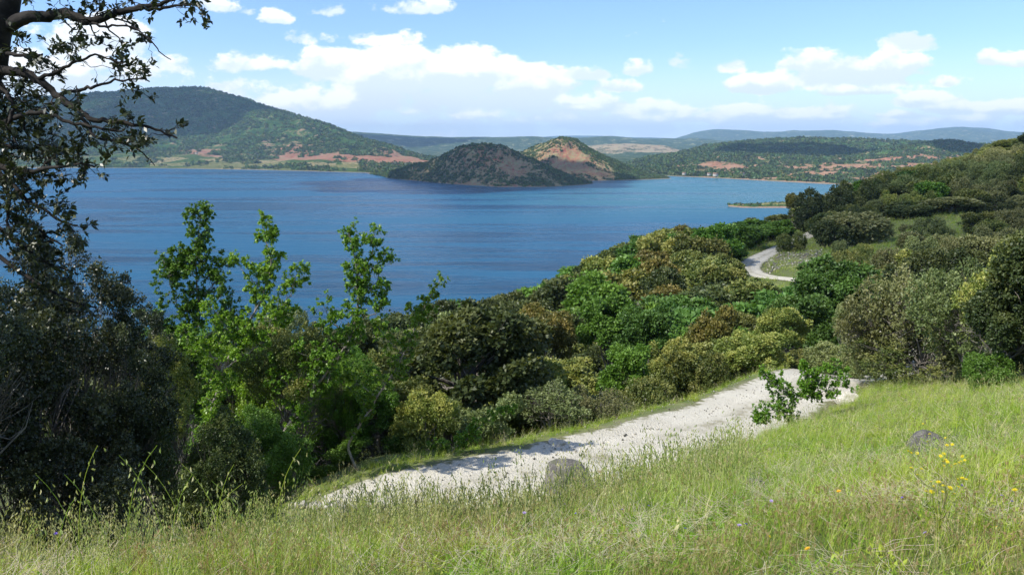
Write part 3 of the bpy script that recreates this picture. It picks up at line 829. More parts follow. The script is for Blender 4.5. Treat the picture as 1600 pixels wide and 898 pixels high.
# --- trees placed one by one (photo column, row, distance, width, height)
HAND = [
    (1238, 386, 126, 56, 44, 'shrub', 'olive', 'shrub'), (1395, 398, 92, 56, 36, 'shrub', 'brown', 'shrub'), (1438, 388, 96, 54, 34, 'shrub', 'grey', 'shrub'), (1492, 384, 97, 60, 32, 'shrub', 'brown', 'shrub'), (1350, 392, 100, 36, 26, 'shrub', 'olive', 'shrub'), (1372, 352, 132, 40, 26, 'shrub', 'dark', 'shrub'),
    (1455, 352, 128, 36, 22, 'shrub', 'dark', 'shrub'), (1560, 372, 104, 70, 36, 'shrub', 'brown', 'shrub'), (1312, 386, 108, 34, 26, 'shrub', 'grey', 'shrub'), (1330, 408, 92, 50, 30, 'shrub', 'olive', 'shrub'), (765, 545, 34, 90, 70, 'oak', 'yellow', 'holm_oak'), (725, 520, 44, 90, 60, 'oak', 'olive', 'holm_oak'),
    (1520, 356, 126, 44, 22, 'shrub', 'grey', 'shrub'), (1590, 360, 122, 50, 26, 'shrub', 'brown', 'shrub'), (1420, 356, 128, 30, 16, 'shrub', 'brown', 'shrub'), (1305, 352, 130, 44, 34, 'shrub', 'olive', 'shrub'),
    (695, 575, 24, 190, 150, 'oak', 'olive', 'holm_oak'), (815, 610, 22.5, 170, 110, 'oak', 'yellow', 'holm_oak'), (845, 505, 46, 110, 70, 'oak', 'rust', 'holm_oak'),
    (955, 500, 47, 100, 90, 'leafy', 'vivid', 'downy_oak'), (1015, 520, 40, 110, 80, 'leafy', 'teal', 'downy_oak'), (1110, 530, 38, 125, 100, 'oak', 'rust', 'holm_oak'),
    (1302, 452, 44, 120, 120, 'leafy', 'teal', 'downy_oak'), (1345, 470, 42, 90, 70, 'leafy', 'teal', 'downy_oak'), (1255, 500, 40, 100, 80, 'leafy', 'teal', 'downy_oak'),
    (1328, 505, 33, 66, 72, 'oak', 'grey', 'holm_oak'), (1222, 515, 35, 80, 80, 'oak', 'yellow', 'holm_oak'), (1180, 560, 30, 110, 90, 'oak', 'yellow', 'holm_oak'),
    (985, 590, 26, 95, 100, 'leafy', 'vivid', 'downy_oak'), (1045, 570, 29, 90, 80, 'oak', 'yellow', 'holm_oak'),
    (760, 665, 18.3, 120, 110, 'shrub', 'grey', 'shrub'), (860, 650, 19.5, 120, 110, 'twiggy', 'grey', 'shrub'), (930, 648, 21.5, 120, 110, 'twiggy', 'brown', 'shrub'), (1010, 630, 24, 100, 80, 'shrub', 'olive', 'shrub'),
    (1090, 592, 28, 110, 80, 'shrub', 'olive', 'shrub'), (1160, 580, 31, 100, 60, 'shrub', 'grey', 'shrub'), (660, 660, 17, 120, 100, 'shrub', 'yellow', 'shrub'), (620, 640, 18.5, 110, 110, 'oak', 'olive', 'holm_oak'),
    (1240, 572, 31, 100, 50, 'shrub', 'olive', 'shrub'), (1310, 570, 28, 110, 70, 'shrub', 'grey', 'shrub'),
    (1400, 500, 25, 200, 180, 'twiggy', 'brown', 'shrub'), (1460, 490, 23, 180, 200, 'twiggy', 'brown', 'shrub'), (1430, 560, 23, 190, 90, 'twiggy', 'olive', 'shrub'), (1375, 560, 25, 120, 80, 'twiggy', 'grey', 'shrub'),
    (1520, 480, 20.5, 170, 180, 'twiggy', 'grey', 'shrub'), (1585, 440, 19, 190, 180, 'twiggy', 'yellow', 'shrub'), (1590, 520, 17, 130, 150, 'oak', 'dark', 'holm_oak'), (1650, 480, 16.5, 190, 260, 'oak', 'dark', 'holm_oak'),
    (1600, 565, 17.8, 170, 100, 'shrub', 'dark', 'shrub'), (1545, 575, 16.5, 80, 40, 'shrub', 'vivid', 'shrub'),
    (1578, 232, 214, 88, 34, 'oak', 'olive', 'holm_oak'), (1640, 225, 205, 90, 50, 'oak', 'dark', 'holm_oak'),
    (640, 560, 36, 110, 90, 'oak', 'dark', 'holm_oak'), (770, 500, 60, 90, 60, 'oak', 'dark', 'holm_oak'), (690, 485, 84, 70, 34, 'oak_far', 'dark', 'holm_oak'),
    (466, 515, 27, 95, 90, 'twiggy', 'grey', 'shrub'), (545, 560, 22, 130, 110, 'oak', 'dark', 'holm_oak'), (600, 600, 20, 110, 110, 'oak', 'olive', 'holm_oak'),
    (1000, 384, 150, 64, 34, 'oak_far', 'vivid', 'downy_oak'), (1060, 376, 150, 70, 40, 'oak_far', 'rust', 'holm_oak'), (1185, 362, 160, 80, 40, 'leafy_far', 'vivid', 'downy_oak'), (1140, 372, 140, 70, 40, 'oak_far', 'yellow', 'holm_oak'),
    (1140, 396, 120, 50, 36, 'leafy_far', 'vivid', 'downy_oak'), (1090, 410, 100, 90, 50, 'oak_far', 'olive', 'holm_oak'), (1125, 435, 84, 70, 44, 'oak_far', 'olive', 'holm_oak'), (1245, 318, 170, 30, 36, 'oak_far', 'rust', 'holm_oak'),
    (930, 450, 80, 80, 60, 'leafy_far', 'vivid', 'downy_oak'), (985, 425, 100, 80, 54, 'leafy_far', 'vivid', 'downy_oak'), (1030, 440, 85, 70, 48, 'oak_far', 'dark', 'holm_oak'),
    (1290, 322, 150, 90, 56, 'shrub', 'dark', 'holm_oak'), (1345, 302, 160, 80, 40, 'shrub', 'dark', 'holm_oak'), (1345, 350, 124, 90, 50, 'oak_far', 'brown', 'shrub'), (1300, 362, 122, 60, 44, 'oak_far', 'dark', 'shrub'),
    (1445, 412, 62, 130, 62, 'oak', 'dark', 'holm_oak'), (1515, 412, 62, 110, 60, 'oak', 'dark', 'holm_oak'), (1425, 335, 142, 70, 40, 'oak_far', 'dark', 'shrub'), (1480, 330, 145, 80, 50, 'oak_far', 'brown', 'shrub'),
    (1560, 325, 142, 70, 40, 'shrub', 'dark', 'shrub'), (1425, 378, 105, 50, 34, 'oak_far', 'brown', 'shrub'), (1540, 388, 88, 80, 40, 'oak_far', 'brown', 'shrub'), (1470, 380, 100, 50, 34, 'oak_far', 'brown', 'shrub'),
]
for (px, py, D, w_, h_, var, cl, nm) in HAND:
    hand(px, py, D, w_, h_, var, cl, nm)

# colour patches that the photo shows in the wood: (px, py, radius, colour weights)
PATCH = [(960, 430, 90, 'vivid', 5), (900, 480, 60, 'dark', 2), (1010, 480, 50, 'yellow', 3), (1060, 390, 60, 'rust', 3), (1180, 365, 50, 'vivid', 5), (760, 470, 120, 'dark', 6), (500, 500, 150, 'dark', 9),
         (1100, 470, 50, 'dark', 2), (1050, 500, 50, 'teal', 4), (1330, 300, 70, 'dark', 3), (1380, 310, 130, 'olive', 4), (1450, 300, 150, 'grey', 4), (1550, 300, 120, 'brown', 4), (1500, 300, 130, 'olive', 3), (1530, 290, 120, 'grey', 3), (1450, 300, 90, 'brown', 3), (1500, 360, 130, 'brown', 5), (850, 560, 80, 'yellow', 3), (960, 560, 60, 'olive', 3),
         (1240, 460, 60, 'teal', 4), (700, 510, 80, 'dark', 4), (1420, 430, 90, 'olive', 4)]
BASEW = {'olive': 2.6, 'dark': 2.8, 'grey': 1.2, 'vivid': 1.0, 'rust': .5, 'yellow': .8, 'teal': .5, 'brown': .3}
trD = lambda px: np.interp(px, [300, 450, 600, 730, 850, 960, 1060, 1150, 1220, 1290], [14.6, 14.9, 15.2, 16.0, 17.2, 18.8, 20.4, 22.4, 25.4, 28])
placed = np.array([(t['x'], t['y'], t['R']) for t in TREES])
rg = np.random.default_rng(77); tries = 0; n_auto = 0
cand = []
for _ in range(9000):
    px = rg.uniform(60, 1680); D = 15 + (rg.random() ** .62) * 225
    cand.append((px, D))
cand = np.array(cand); cand = cand[np.argsort(cand[:, 1] + rg.uniform(0, 60, len(cand)))]
cz = np.full(len(cand), -18.0)
for _ in range(3):
    f = cand[:, 1] * math.cos(PITCH) - cz * math.sin(PITCH); cx = (cand[:, 0] - 800) / FPX * f; cz = terr(cx, cand[:, 1])
cdm, _, _ = track_dist(cx, cand[:, 1])
for (px, D), x, z, dm_ in zip(cand, cx, cz, cdm):
    right = px > 1245 + (D < 70) * 0
    s = 2.2 + .034 * D
    if px < 1300 and D < trD(px) + np.interp(px, [700, 900, 1200, 1300], [1.4, 3.0, 3.8, 2.6]): continue
    if px >= 1290 and D < 27: continue
    if px > 1500 and D < 60: continue
    # clearings on the far slope
    if right:
        if 119 < D < 141 and px > 1345: continue
        if 84 < D < 122 and 1285 < px < 1420: continue
        if 100 < D < 134 and 1180 < px < 1300: continue
        if 150 < D < 175 and 1340 < px < 1400: continue
        if D > 235: continue
        s = 1.5 + .026 * D if D > 70 else s
    else:
        lim = np.interp(px, [60, 600, 850, 1000, 1100, 1245], [95, 100, 122, 165, 185, 215])
        if D > lim: continue
    R = s * rg.uniform(.50, .74)
    if dm_ < R * .8 + (1.6 if D > 60 else 2.4): continue
    if 55 < D < 100 and 1150 < px < 1262 and dm_ < 40 and px > 1165 and D > 84: continue
    if len(placed) and (np.hypot(placed[:, 0] - x, placed[:, 1] - D) < (placed[:, 2] + R) * .62).any(): continue
    H = R * (rg.uniform(1.5, 2.1) if not (right and D > 70) else rg.uniform(1.15, 1.6))
    tz = z + H
    _, pt = proj(np.array([x, D, tz]))
    lim_y = treeline(px) + rg.uniform(0, 7)
    if pt < lim_y:
        tz2 = float(pix(px, lim_y, D)[2]); H = tz2 - z
        if H < 1.4: continue
        R = min(R, H * .8)
    bl = blocks(px, float(proj(np.array([x, D, tz if pt >= lim_y else z + H]))[1]), D, R * FPX / D)
    if bl is not None:
        H2 = float(pix(px, bl, D)[2]) - z
        if H2 < 1.3 or bl < 335: continue
        if H2 < H: H = H2; R = min(R, H * .8)
    py = float(proj(np.array([x, D, z + H * .6]))[1])
    wts = dict(BASEW)
    for (a, b_, r_, c_, k_) in PATCH:
        wts[c_] += k_ * math.exp(-((px - a) ** 2 + (py - b_) ** 2) / r_ ** 2) * 2
    ks = list(wts); wv = np.array([wts[k] for k in ks]); cl = ks[rg.choice(len(ks), p=wv / wv.sum())]
    if px < 620 and D < 60 and cl in ('vivid',): cl = 'olive'
    fam = 'leafy' if cl in ('vivid', 'teal') else ('shrub' if (cl in ('brown', 'grey') or (right and rg.random() < .5) or H < 2.3) else 'oak')
    var = fam if fam == 'shrub' else (fam if D < 58 else fam + '_far')
    nm = {'leafy': 'downy_oak', 'shrub': 'shrub', 'oak': 'holm_oak'}[fam]
    put_tree(nm, float(x), float(D), float(H), float(R), var, cl)
    placed = np.vstack([placed, (x, D, R)]); n_auto += 1
from collections import Counter
print(Counter(t['name'] for t in TREES)); print('auto trees', n_auto, 'all', len(TREES))
# ================================================================ near bushes at the foot of the meadow
NEAR = [(365, 765, 10.4, 170, 120, 'near', 'olive', 'shrub'),   # px, py centre, D, width, height, variant, colour, name
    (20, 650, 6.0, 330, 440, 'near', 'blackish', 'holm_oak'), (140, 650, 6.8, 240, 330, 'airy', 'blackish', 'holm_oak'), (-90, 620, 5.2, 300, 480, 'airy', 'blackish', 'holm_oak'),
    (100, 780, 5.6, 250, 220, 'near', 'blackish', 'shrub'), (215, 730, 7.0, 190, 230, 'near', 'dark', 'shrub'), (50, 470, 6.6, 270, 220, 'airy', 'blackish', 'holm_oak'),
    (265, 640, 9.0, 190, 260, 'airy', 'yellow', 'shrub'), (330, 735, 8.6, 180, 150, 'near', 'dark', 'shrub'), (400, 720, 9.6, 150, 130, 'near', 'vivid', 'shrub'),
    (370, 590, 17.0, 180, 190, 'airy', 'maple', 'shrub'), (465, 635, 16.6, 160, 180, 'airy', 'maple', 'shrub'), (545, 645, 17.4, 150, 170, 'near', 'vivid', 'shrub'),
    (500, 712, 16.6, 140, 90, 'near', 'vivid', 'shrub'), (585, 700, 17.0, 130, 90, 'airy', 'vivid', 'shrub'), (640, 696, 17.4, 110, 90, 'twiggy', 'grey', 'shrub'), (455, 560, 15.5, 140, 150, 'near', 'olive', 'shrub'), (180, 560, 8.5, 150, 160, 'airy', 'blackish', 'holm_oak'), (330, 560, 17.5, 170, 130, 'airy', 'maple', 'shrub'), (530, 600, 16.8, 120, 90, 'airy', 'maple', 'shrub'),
    (250, 560, 14.5, 130, 110, 'near', 'dark', 'shrub'),
]
for (px, py, D, w_, h_, var, cl, nm) in NEAR:
    hand(px, py, D, w_, h_, var, cl, nm)


# ================================================================ hand-grown trees: light maples and the near oak
def px_line(pts):
    return np.array([pix(a, b, c) for a, b, c in pts])


def refine(P, n, rg, wob):
    t = np.concatenate([[0], np.cumsum(np.linalg.norm(np.diff(P, axis=0), axis=1))]); q = np.linspace(0, t[-1], n)
    R_ = np.stack([np.interp(q, t, P[:, k]) for k in range(3)], -1)
    p = np.pad(R_, ((1, 1), (0, 0)), 'edge'); R_[1:-1] = ((p[:-2] + p[1:-1] * 2 + p[2:]) / 4)[1:-1]
    w = rg.normal(0, wob, (n, 3)); w[0] = 0
    return R_ + w, t[-1]


def sprigs(P, r0, r1, rg, bag, out, dens, tl, up, depth=2, start=.15, out_bias=None):
    """side twigs along a branch, twigs on the twigs; ends and joints are noted in out as (point, direction)"""
    n = len(P); L = np.linalg.norm(np.diff(P, axis=0), axis=1).sum()
    k = max(1, int(L * dens * (1 - start)))
    for _ in range(k):
        t = start + (1 - start) * rg.random() ** .85; f = t * (n - 1); i = min(int(f), n - 2)
        p = P[i] + (P[i + 1] - P[i]) * (f - i); d = norm(P[i + 1] - P[i])
        s = norm(d * rg.uniform(.3, .9) + norm(rg.normal(size=3)) * 1.0 + np.array(up) + (out_bias if out_bias is not None else 0))
        l = tl * rg.uniform(.45, 1.2) * (1.15 - .6 * t)
        rr_ = (r0 * (1 - t) + r1 * t) * .45
        q = curl(p, p + s * l, 6, rg, .22)
        bag.add(*tube(q, np.linspace(rr_, max(rr_ * .3, .0012), 6), 4))
        out.append((q[-1], norm(q[-1] - q[-2])))
        if rg.random() < .6: out.append((q[3], norm(q[3] - q[2])))
        if depth > 1: sprigs(q, rr_, rr_ * .3, rg, bag, out, dens * 1.5, tl * .5, up, depth - 1, .25, out_bias)


def rosettes(pts, rg, per, L, aspect, spread, droop=0.0):
    P = np.array([p for p, d in pts]); d = np.array([d for p, d in pts])
    k = rg.integers(per[0], per[1] + 1, len(P))
    Pr = np.repeat(P, k, 0) + rg.normal(0, L * .18, (k.sum(), 3)); dr = norm(np.repeat(d, k, 0) + rg.normal(0, spread, (k.sum(), 3)) + [0, 0, -droop])
    nn = norm(rg.normal(0, .6, (len(Pr), 3)) + [0, 0, 1.0]); Ls = L * rg.uniform(.65, 1.2, len(Pr))
    return Pr, dr, nn, Ls, Ls * aspect


def maple(label, base_px, D0, stems, seed, tl=.55, dens=6.5, leaf=.048, mat='maple'):
    rg = np.random.default_rng(seed)
    b = pix(base_px, 700, D0); gx_, gy_ = float(b[0]), D0
    gz_ = float(ground_z(np.array([gx_]), np.array([gy_]))[0]) - .05
    root = empty('maple_tree', (gx_, gy_, gz_)); tag(root, label, 'tree', 'light green maples rising above the bushes')
    tb = Bag(); pts = []
    for (line, r0, r1) in stems:
        P = px_line(line)
        if line[0][2] == D0 and r0 > .02: P = np.vstack([[gx_, gy_, gz_], P])
        P, L = refine(P, max(8, len(P) * 5), rg, .012)
        P = P - [gx_, gy_, gz_]
        tb.add(*tube(P, np.linspace(r0, r1, len(P)), 7))
        sprigs(P, r0, r1, rg, tb, pts, dens * 2.3, tl, (0, 0, .25), 2, .16)
        pts.append((P[-1], norm(P[-1] - P[-2])))
    link('trunk', tb.mesh('trunk', True, [BARKL]), root)
    Pr, dr, nn, Ls, Wd = rosettes(pts, rg, (10, 17), leaf * 1.1, .66, .9, .35)
    V, F = leaf_geo(Pr, dr, nn, Ls, Wd, .12)
    bg_ = Bag(); bg_.add(V, F, rnd=np.repeat(rg.random(len(Pr)), 4), tip=np.repeat(rg.random(len(Pr)) * .8, 4))
    link('crown', bg_.mesh('crown', False, [LM[mat]]), root)
    return root


maple('tall dark-stemmed maple, leftmost of those rising against the lake', 305, 14.5,
      [([(300, 640, 14.5), (300, 560, 14.5), (310, 480, 14.4), (306, 420, 14.3), (314, 338, 14.3)], .045, .008), ([(306, 520, 14.4), (275, 470, 14.3), (262, 430, 14.2), (256, 405, 14.2)], .015, .005), ([(310, 470, 14.4), (340, 440, 14.3), (350, 412, 14.3)], .014, .005),
       ([(302, 560, 14.5), (262, 530, 14.4), (232, 505, 14.3)], .015, .005), ([(310, 440, 14.4), (285, 405, 14.3)], .012, .004), ([(302, 590, 14.5), (260, 570, 14.3), (240, 540, 14.2)], .014, .005), ([(302, 545, 14.5), (345, 505, 14.4), (365, 480, 14.4)], .014, .005)], 5, .42, 9.0, .048, 'vivid')
maple('slanting maple with a hooked leafy top against the lake', 350, 13.6,
      [([(330, 640, 13.6), (350, 570, 13.5), (385, 510, 13.4), (412, 460, 13.4), (425, 410, 13.3), (408, 346, 13.3)], .038, .007), ([(385, 510, 13.4), (430, 490, 13.3), (455, 460, 13.3), (466, 425, 13.2)], .016, .005), ([(412, 455, 13.4), (385, 430, 13.3), (375, 415, 13.3)], .012, .004),
       ([(350, 570, 13.5), (310, 540, 13.4), (280, 525, 13.3)], .015, .005), ([(350, 575, 13.5), (390, 550, 13.4), (420, 530, 13.4)], .015, .005), ([(370, 540, 13.5), (345, 500, 13.4), (330, 478, 13.4)], .013, .005)], 6, .36, 8.0)
maple('pale-stemmed maple leaning right with twin leafy tips above the water', 450, 14.9,
      [([(430, 700, 14.9), (470, 630, 14.8), (520, 570, 14.7), (548, 530, 14.6), (560, 480, 14.6), (558, 420, 14.5), (545, 362, 14.5)], .040, .008), ([(556, 440, 14.5), (582, 400, 14.5), (584, 362, 14.4)], .016, .006), ([(560, 470, 14.6), (590, 440, 14.5), (604, 405, 14.5)], .014, .005),
       ([(520, 570, 14.7), (490, 560, 14.6), (455, 545, 14.5)], .014, .005), ([(548, 530, 14.6), (515, 500, 14.5), (505, 475, 14.5)], .014, .005), ([(555, 500, 14.6), (590, 490, 14.5), (600, 470, 14.5)], .012, .005), ([(470, 630, 14.8), (440, 590, 14.7), (425, 560, 14.7)], .014, .005)], 7, .36, 8.0)
maple('thin maple with bare pale stem leaning right over the bushes', 560, 15.4,
      [([(540, 700, 15.4), (590, 620, 15.3), (630, 555, 15.2), (655, 500, 15.2), (675, 455, 15.1), (688, 438, 15.1)], .030, .006), ([(630, 555, 15.2), (605, 530, 15.1), (590, 510, 15.1)], .012, .005), ([(655, 500, 15.2), (640, 480, 15.1)], .010, .004), ([(590, 620, 15.3), (560, 600, 15.2), (540, 585, 15.2)], .012, .005)], 8, .30, 7.0)
maple('low maple sapling with pale arching stem beside the track', 690, 15.9,
      [([(690, 725, 15.9), (710, 700, 15.8), (735, 682, 15.7), (745, 680, 15.7)], .024, .006), ([(700, 712, 15.9), (690, 695, 15.8), (672, 690, 15.8)], .010, .004), ([(725, 690, 15.8), (750, 665, 15.7), (795, 640, 15.7)], .010, .004)], 9, .22, 9.0, .046)
maple('sprawling maple sapling overhanging the right-hand edge of the track', 1225, 17.2,
      [([(1235, 650, 17.2), (1240, 625, 17.1), (1262, 600, 17.0), (1255, 572, 17.0)], .024, .006), ([(1238, 635, 17.1), (1205, 640, 17.0), (1180, 650, 16.9)], .012, .004), ([(1240, 625, 17.1), (1290, 610, 17.0), (1325, 600, 16.9)], .012, .004), ([(1240, 628, 17.1), (1215, 600, 17.0), (1190, 590, 17.0)], .012, .004), ([(1250, 610, 17.1), (1290, 590, 17.0), (1310, 580, 17.0)], .010, .004)], 10, .36, 9.0, .046)

# the oak whose boughs hang into the top of the view
rg = np.random.default_rng(21)
ox, oy = -3.15, 3.6
oz = float(ground_z(np.array([ox]), np.array([oy]))[0]) - .1
oak = empty('holm_oak', (ox, oy, oz))
tag(oak, 'old holm oak with dark trunk and gnarled lichened boughs hanging into the sky', 'tree')
O = np.array([ox, oy, oz])
tb = Bag(); pts = []
trunk = np.array([[ox, oy, oz], [ox + .05, oy + .02, -.9], pix(-75, 230, 4.0), pix(-35, 110, 4.05), pix(-3, 30, 4.05), pix(22, -50, 4.1), pix(20, -200, 4.1)])
P, _ = refine(trunk, 24, rg, .015)
tb.add(*tube(P - O, np.linspace(.15, .055, len(P)), 12))
BR = [([(8, 45, 4.05), (40, 26, 4.0), (75, 26, 4.0), (105, 20, 3.98), (130, 32, 3.96), (155, 31, 3.95), (180, 20, 3.93), (215, 12, 3.9), (250, 8, 3.88), (285, -8, 3.85)], .034, .006, 1.0),
      ([(215, 12, 3.9), (250, 14, 3.88), (280, 8, 3.86), (305, 8, 3.84), (318, 20, 3.83)], .010, .003, 1.2),
      ([(130, 32, 3.96), (160, 42, 3.9), (200, 40, 3.88), (225, 52, 3.86), (245, 78, 3.85), (268, 96, 3.84)], .007, .002, .35),
      ([(20, -40, 4.1), (70, -25, 4.0), (120, -10, 3.9), (165, -12, 3.85), (200, -5, 3.8)], .022, .005, 1.2),
      ([(-25, 112, 4.05), (0, 110, 4.0), (30, 113, 3.95), (60, 123, 3.92), (90, 150, 3.9), (120, 173, 3.88), (148, 188, 3.86), (175, 190, 3.84), (215, 195, 3.82), (250, 203, 3.8), (276, 216, 3.8)], .026, .004, 1.0),
      ([(60, 123, 3.92), (95, 110, 3.85), (120, 95, 3.82), (150, 85, 3.8), (190, 100, 3.78)], .010, .003, 1.3),
      ([(90, 150, 3.9), (130, 140, 3.85), (170, 128, 3.8), (215, 122, 3.8), (236, 128, 3.8)], .010, .003, 1.25),
      ([(120, 173, 3.88), (150, 215, 3.85), (190, 222, 3.82), (225, 240, 3.8), (243, 258, 3.8)], .009, .002, .9),
      ([(-40, 190, 4.1), (0, 195, 4.0), (30, 182, 3.95), (60, 176, 3.9), (100, 188, 3.88), (150, 200, 3.85), (190, 205, 3.83)], .018, .004, 1.0),
      ([(-60, 240, 4.1), (0, 262, 4.0), (45, 270, 3.9), (80, 262, 3.85), (120, 255, 3.82), (148, 262, 3.8)], .020, .004, 1.7),
      ([(-60, 270, 4.1), (0, 272, 4.0), (22, 290, 3.95), (42, 315, 3.92), (66, 325, 3.9), (90, 345, 3.88), (122, 352, 3.86)], .018, .004, 1.7),
      ([(0, 272, 4.0), (15, 310, 3.95), (10, 345, 3.92), (20, 375, 3.9), (40, 395, 3.9)], .012, .003, 1.7),
      ([(-25, 112, 4.05), (5, 140, 4.0), (22, 165, 3.95), (10, 200, 3.92), (30, 225, 3.9)], .016, .004, 1.7), ([(-60, 320, 4.2), (-10, 350, 4.2), (30, 380, 4.15), (70, 410, 4.1), (110, 425, 4.1)], .016, .004, 1.8), ([(-60, 360, 4.3), (0, 400, 4.3), (50, 440, 4.25), (110, 470, 4.2), (150, 480, 4.2)], .016, .004, 1.9), ([(-50, 40, 4.2), (0, 130, 4.2), (20, 160, 4.15), (45, 210, 4.1), (50, 250, 4.1)], .014, .004, 1.9),
      ([(-60, 200, 4.2), (0, 225, 4.2), (40, 235, 4.15), (70, 225, 4.1), (110, 235, 4.1)], .014, .004, 1.9), ([(-60, 290, 4.2), (-20, 300, 4.2), (30, 345, 4.15), (60, 360, 4.1), (100, 385, 4.1)], .012, .004, 1.8),
      ([(-10, 70, 4.05), (15, 85, 4.0), (40, 88, 3.95), (70, 85, 3.9)], .014, .004, 1.5)]
for (line, r0, r1, dn) in BR:
    P, L = refine(px_line(line), len(line) * 4, rg, .0035); P = P - O
    tb.add(*tube(P, np.linspace(r0, r1, len(P)), 8))
    sprigs(P, r0 * .45, r1, rg, tb, pts, 15 * dn, .19, (0, 0, -.02), 2, .12)
link('trunk', tb.mesh('trunk', True, [BARKD]), oak)
keep = [(p, d) for p, d in pts if rg.random() < .80]
Pr, dr, nn, Ls, Wd = rosettes(keep, rg, (5, 9), .034, .46, .8)
qx, qy = proj(Pr + O)
# the leaves that show largest are parts of their own
vis = np.where((qx > 90) & (qy > -5) & (qy < 400))[0]; vis = vis[np.argsort(-Ls[vis])][:290]
mask = np.ones(len(Pr), bool); mask[vis] = False
V, F = leaf_geo(Pr[mask], dr[mask], nn[mask], Ls[mask], Wd[mask], .12)
b = Bag(); b.add(V, F, rnd=np.repeat(rg.random(mask.sum()), 4), tip=np.repeat(rg.random(mask.sum()) * .75, 4))
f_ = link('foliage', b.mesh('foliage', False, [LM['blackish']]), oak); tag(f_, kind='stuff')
# shared leaf shape: unit long, six faces, pointed oval with a raised rim
a_ = [(0, 0, 0), (.25, .2, .05), (.6, .23, .05), (1, 0, -.06), (.6, -.23, .05), (.25, -.2, .05), (.25, 0, 0), (.62, 0, -.01)]
lf = mesh_np('leaf', a_, [np.array([[0, 6, 1], [0, 5, 6], [7, 3, 2], [7, 4, 3]]), np.array([[6, 7, 2, 1], [5, 4, 7, 6]])], {'rnd': np.full(8, .5), 'tip': np.full(8, .3)}, False, [LM['blackish']])
from mathutils import Matrix, Vector
for i in vis:
    D_ = norm(dr[i]); S_ = norm(np.cross(nn[i], D_)); N_ = np.cross(D_, S_); s = float(Ls[i])
    o = bpy.data.objects.new('leaf', lf); col.objects.link(o); o.parent = oak
    o.matrix_basis = Matrix(((D_[0] * s, S_[0] * s, N_[0] * s, Pr[i][0]), (D_[1] * s, S_[1] * s, N_[1] * s, Pr[i][1]), (D_[2] * s, S_[2] * s, N_[2] * s, Pr[i][2]), (0, 0, 0, 1)))
print('oak leaves', len(Pr))

# ================================================================ scatter helper (stuff only)
SRC = {}


def source(name, me):
    o = bpy.data.objects.new(name, me); return o


def scatter(name, label, pts, rot, scale, idx, objs, parent=None):
    cl = bpy.data.collections.new(name + '_pieces')
    for k, o in enumerate(objs):
        o.name = '%s_piece_%02d' % (name, k); cl.objects.link(o)
    me = bpy.data.meshes.new(name); n = len(pts)
    me.vertices.add(n); me.vertices.foreach_set('co', np.asarray(pts, np.float32).ravel())
    a = me.attributes.new('rot', 'FLOAT_VECTOR', 'POINT'); a.data.foreach_set('vector', np.asarray(rot, np.float32).ravel())
    a = me.attributes.new('scl', 'FLOAT_VECTOR', 'POINT'); a.data.foreach_set('vector', np.asarray(np.broadcast_to(scale if np.ndim(scale) == 2 else np.asarray(scale)[:, None], (n, 3)), np.float32).ravel())
    a = me.attributes.new('idx', 'INT', 'POINT'); a.data.foreach_set('value', np.asarray(idx, np.int32))
    o = link(name, me, parent); tag(o, label, kind='stuff')
    g = bpy.data.node_groups.new(name + '_nodes', 'GeometryNodeTree')
    g.interface.new_socket('Geometry', in_out='INPUT', socket_type='NodeSocketGeometry'); g.interface.new_socket('Geometry', in_out='OUTPUT', socket_type='NodeSocketGeometry')
    gi = g.nodes.new('NodeGroupInput'); go = g.nodes.new('NodeGroupOutput')
    ip = g.nodes.new('GeometryNodeInstanceOnPoints'); ci = g.nodes.new('GeometryNodeCollectionInfo')
    ci.inputs['Collection'].default_value = cl; ci.inputs['Separate Children'].default_value = True; ci.inputs['Reset Children'].default_value = True
    ip.inputs['Pick Instance'].default_value = True

    def na(nm, dt):
        q = g.nodes.new('GeometryNodeInputNamedAttribute'); q.data_type = dt; q.inputs['Name'].default_value = nm
        return q.outputs['Attribute']
    L_ = g.links.new
    L_(gi.outputs[0], ip.inputs['Points']); L_(ci.outputs[0], ip.inputs['Instance'])
    L_(na('idx', 'INT'), ip.inputs['Instance Index']); L_(na('rot', 'FLOAT_VECTOR'), ip.inputs['Rotation']); L_(na('scl', 'FLOAT_VECTOR'), ip.inputs['Scale'])
    L_(ip.outputs[0], go.inputs[0])
    md = o.modifiers.new('scatter', 'NODES'); md.node_group = g
    return o


# ================================================================ grass
def grass_mat(name, c1, c2, dry, amt):
    m, N, out = material(name)
    oi = N.a('ShaderNodeObjectInfo').outputs['Random']
    p = N.a('ShaderNodeNewGeometry').outputs['Position']
    pt = N.noise(p, .55, 4, .6)
    c = N.mix(N.attr('rnd'), c1, c2)
    c = N.mix(N.ramp(N.m('ADD', pt, N.m('MULTIPLY', N.m('SUBTRACT', oi, .5), .3)), .40, .68), c, (c2[0] * 1.2, c2[1] * 1.03, c2[2] * 1.3))
    c = N.mix(N.ramp(N.m('FRACT', N.m('MULTIPLY', oi, 13.7)), 1 - amt, 1 - amt * .6), c, dry)
    s = N.a('ShaderNodeBsdfPrincipled', {'Base Color': c, 'Roughness': .5}); s.inputs['Specular IOR Level'].default_value = .35
    t = N.a('ShaderNodeBsdfTranslucent', {'Color': N.mix(1.0, c, (1.2, 1.2, .6), 'MULTIPLY')})
    mx = N.a('ShaderNodeMixShader', {0: .38, 1: s.outputs[0], 2: t.outputs[0]})
    N.l.new(mx.outputs[0], out.inputs[0]); return m


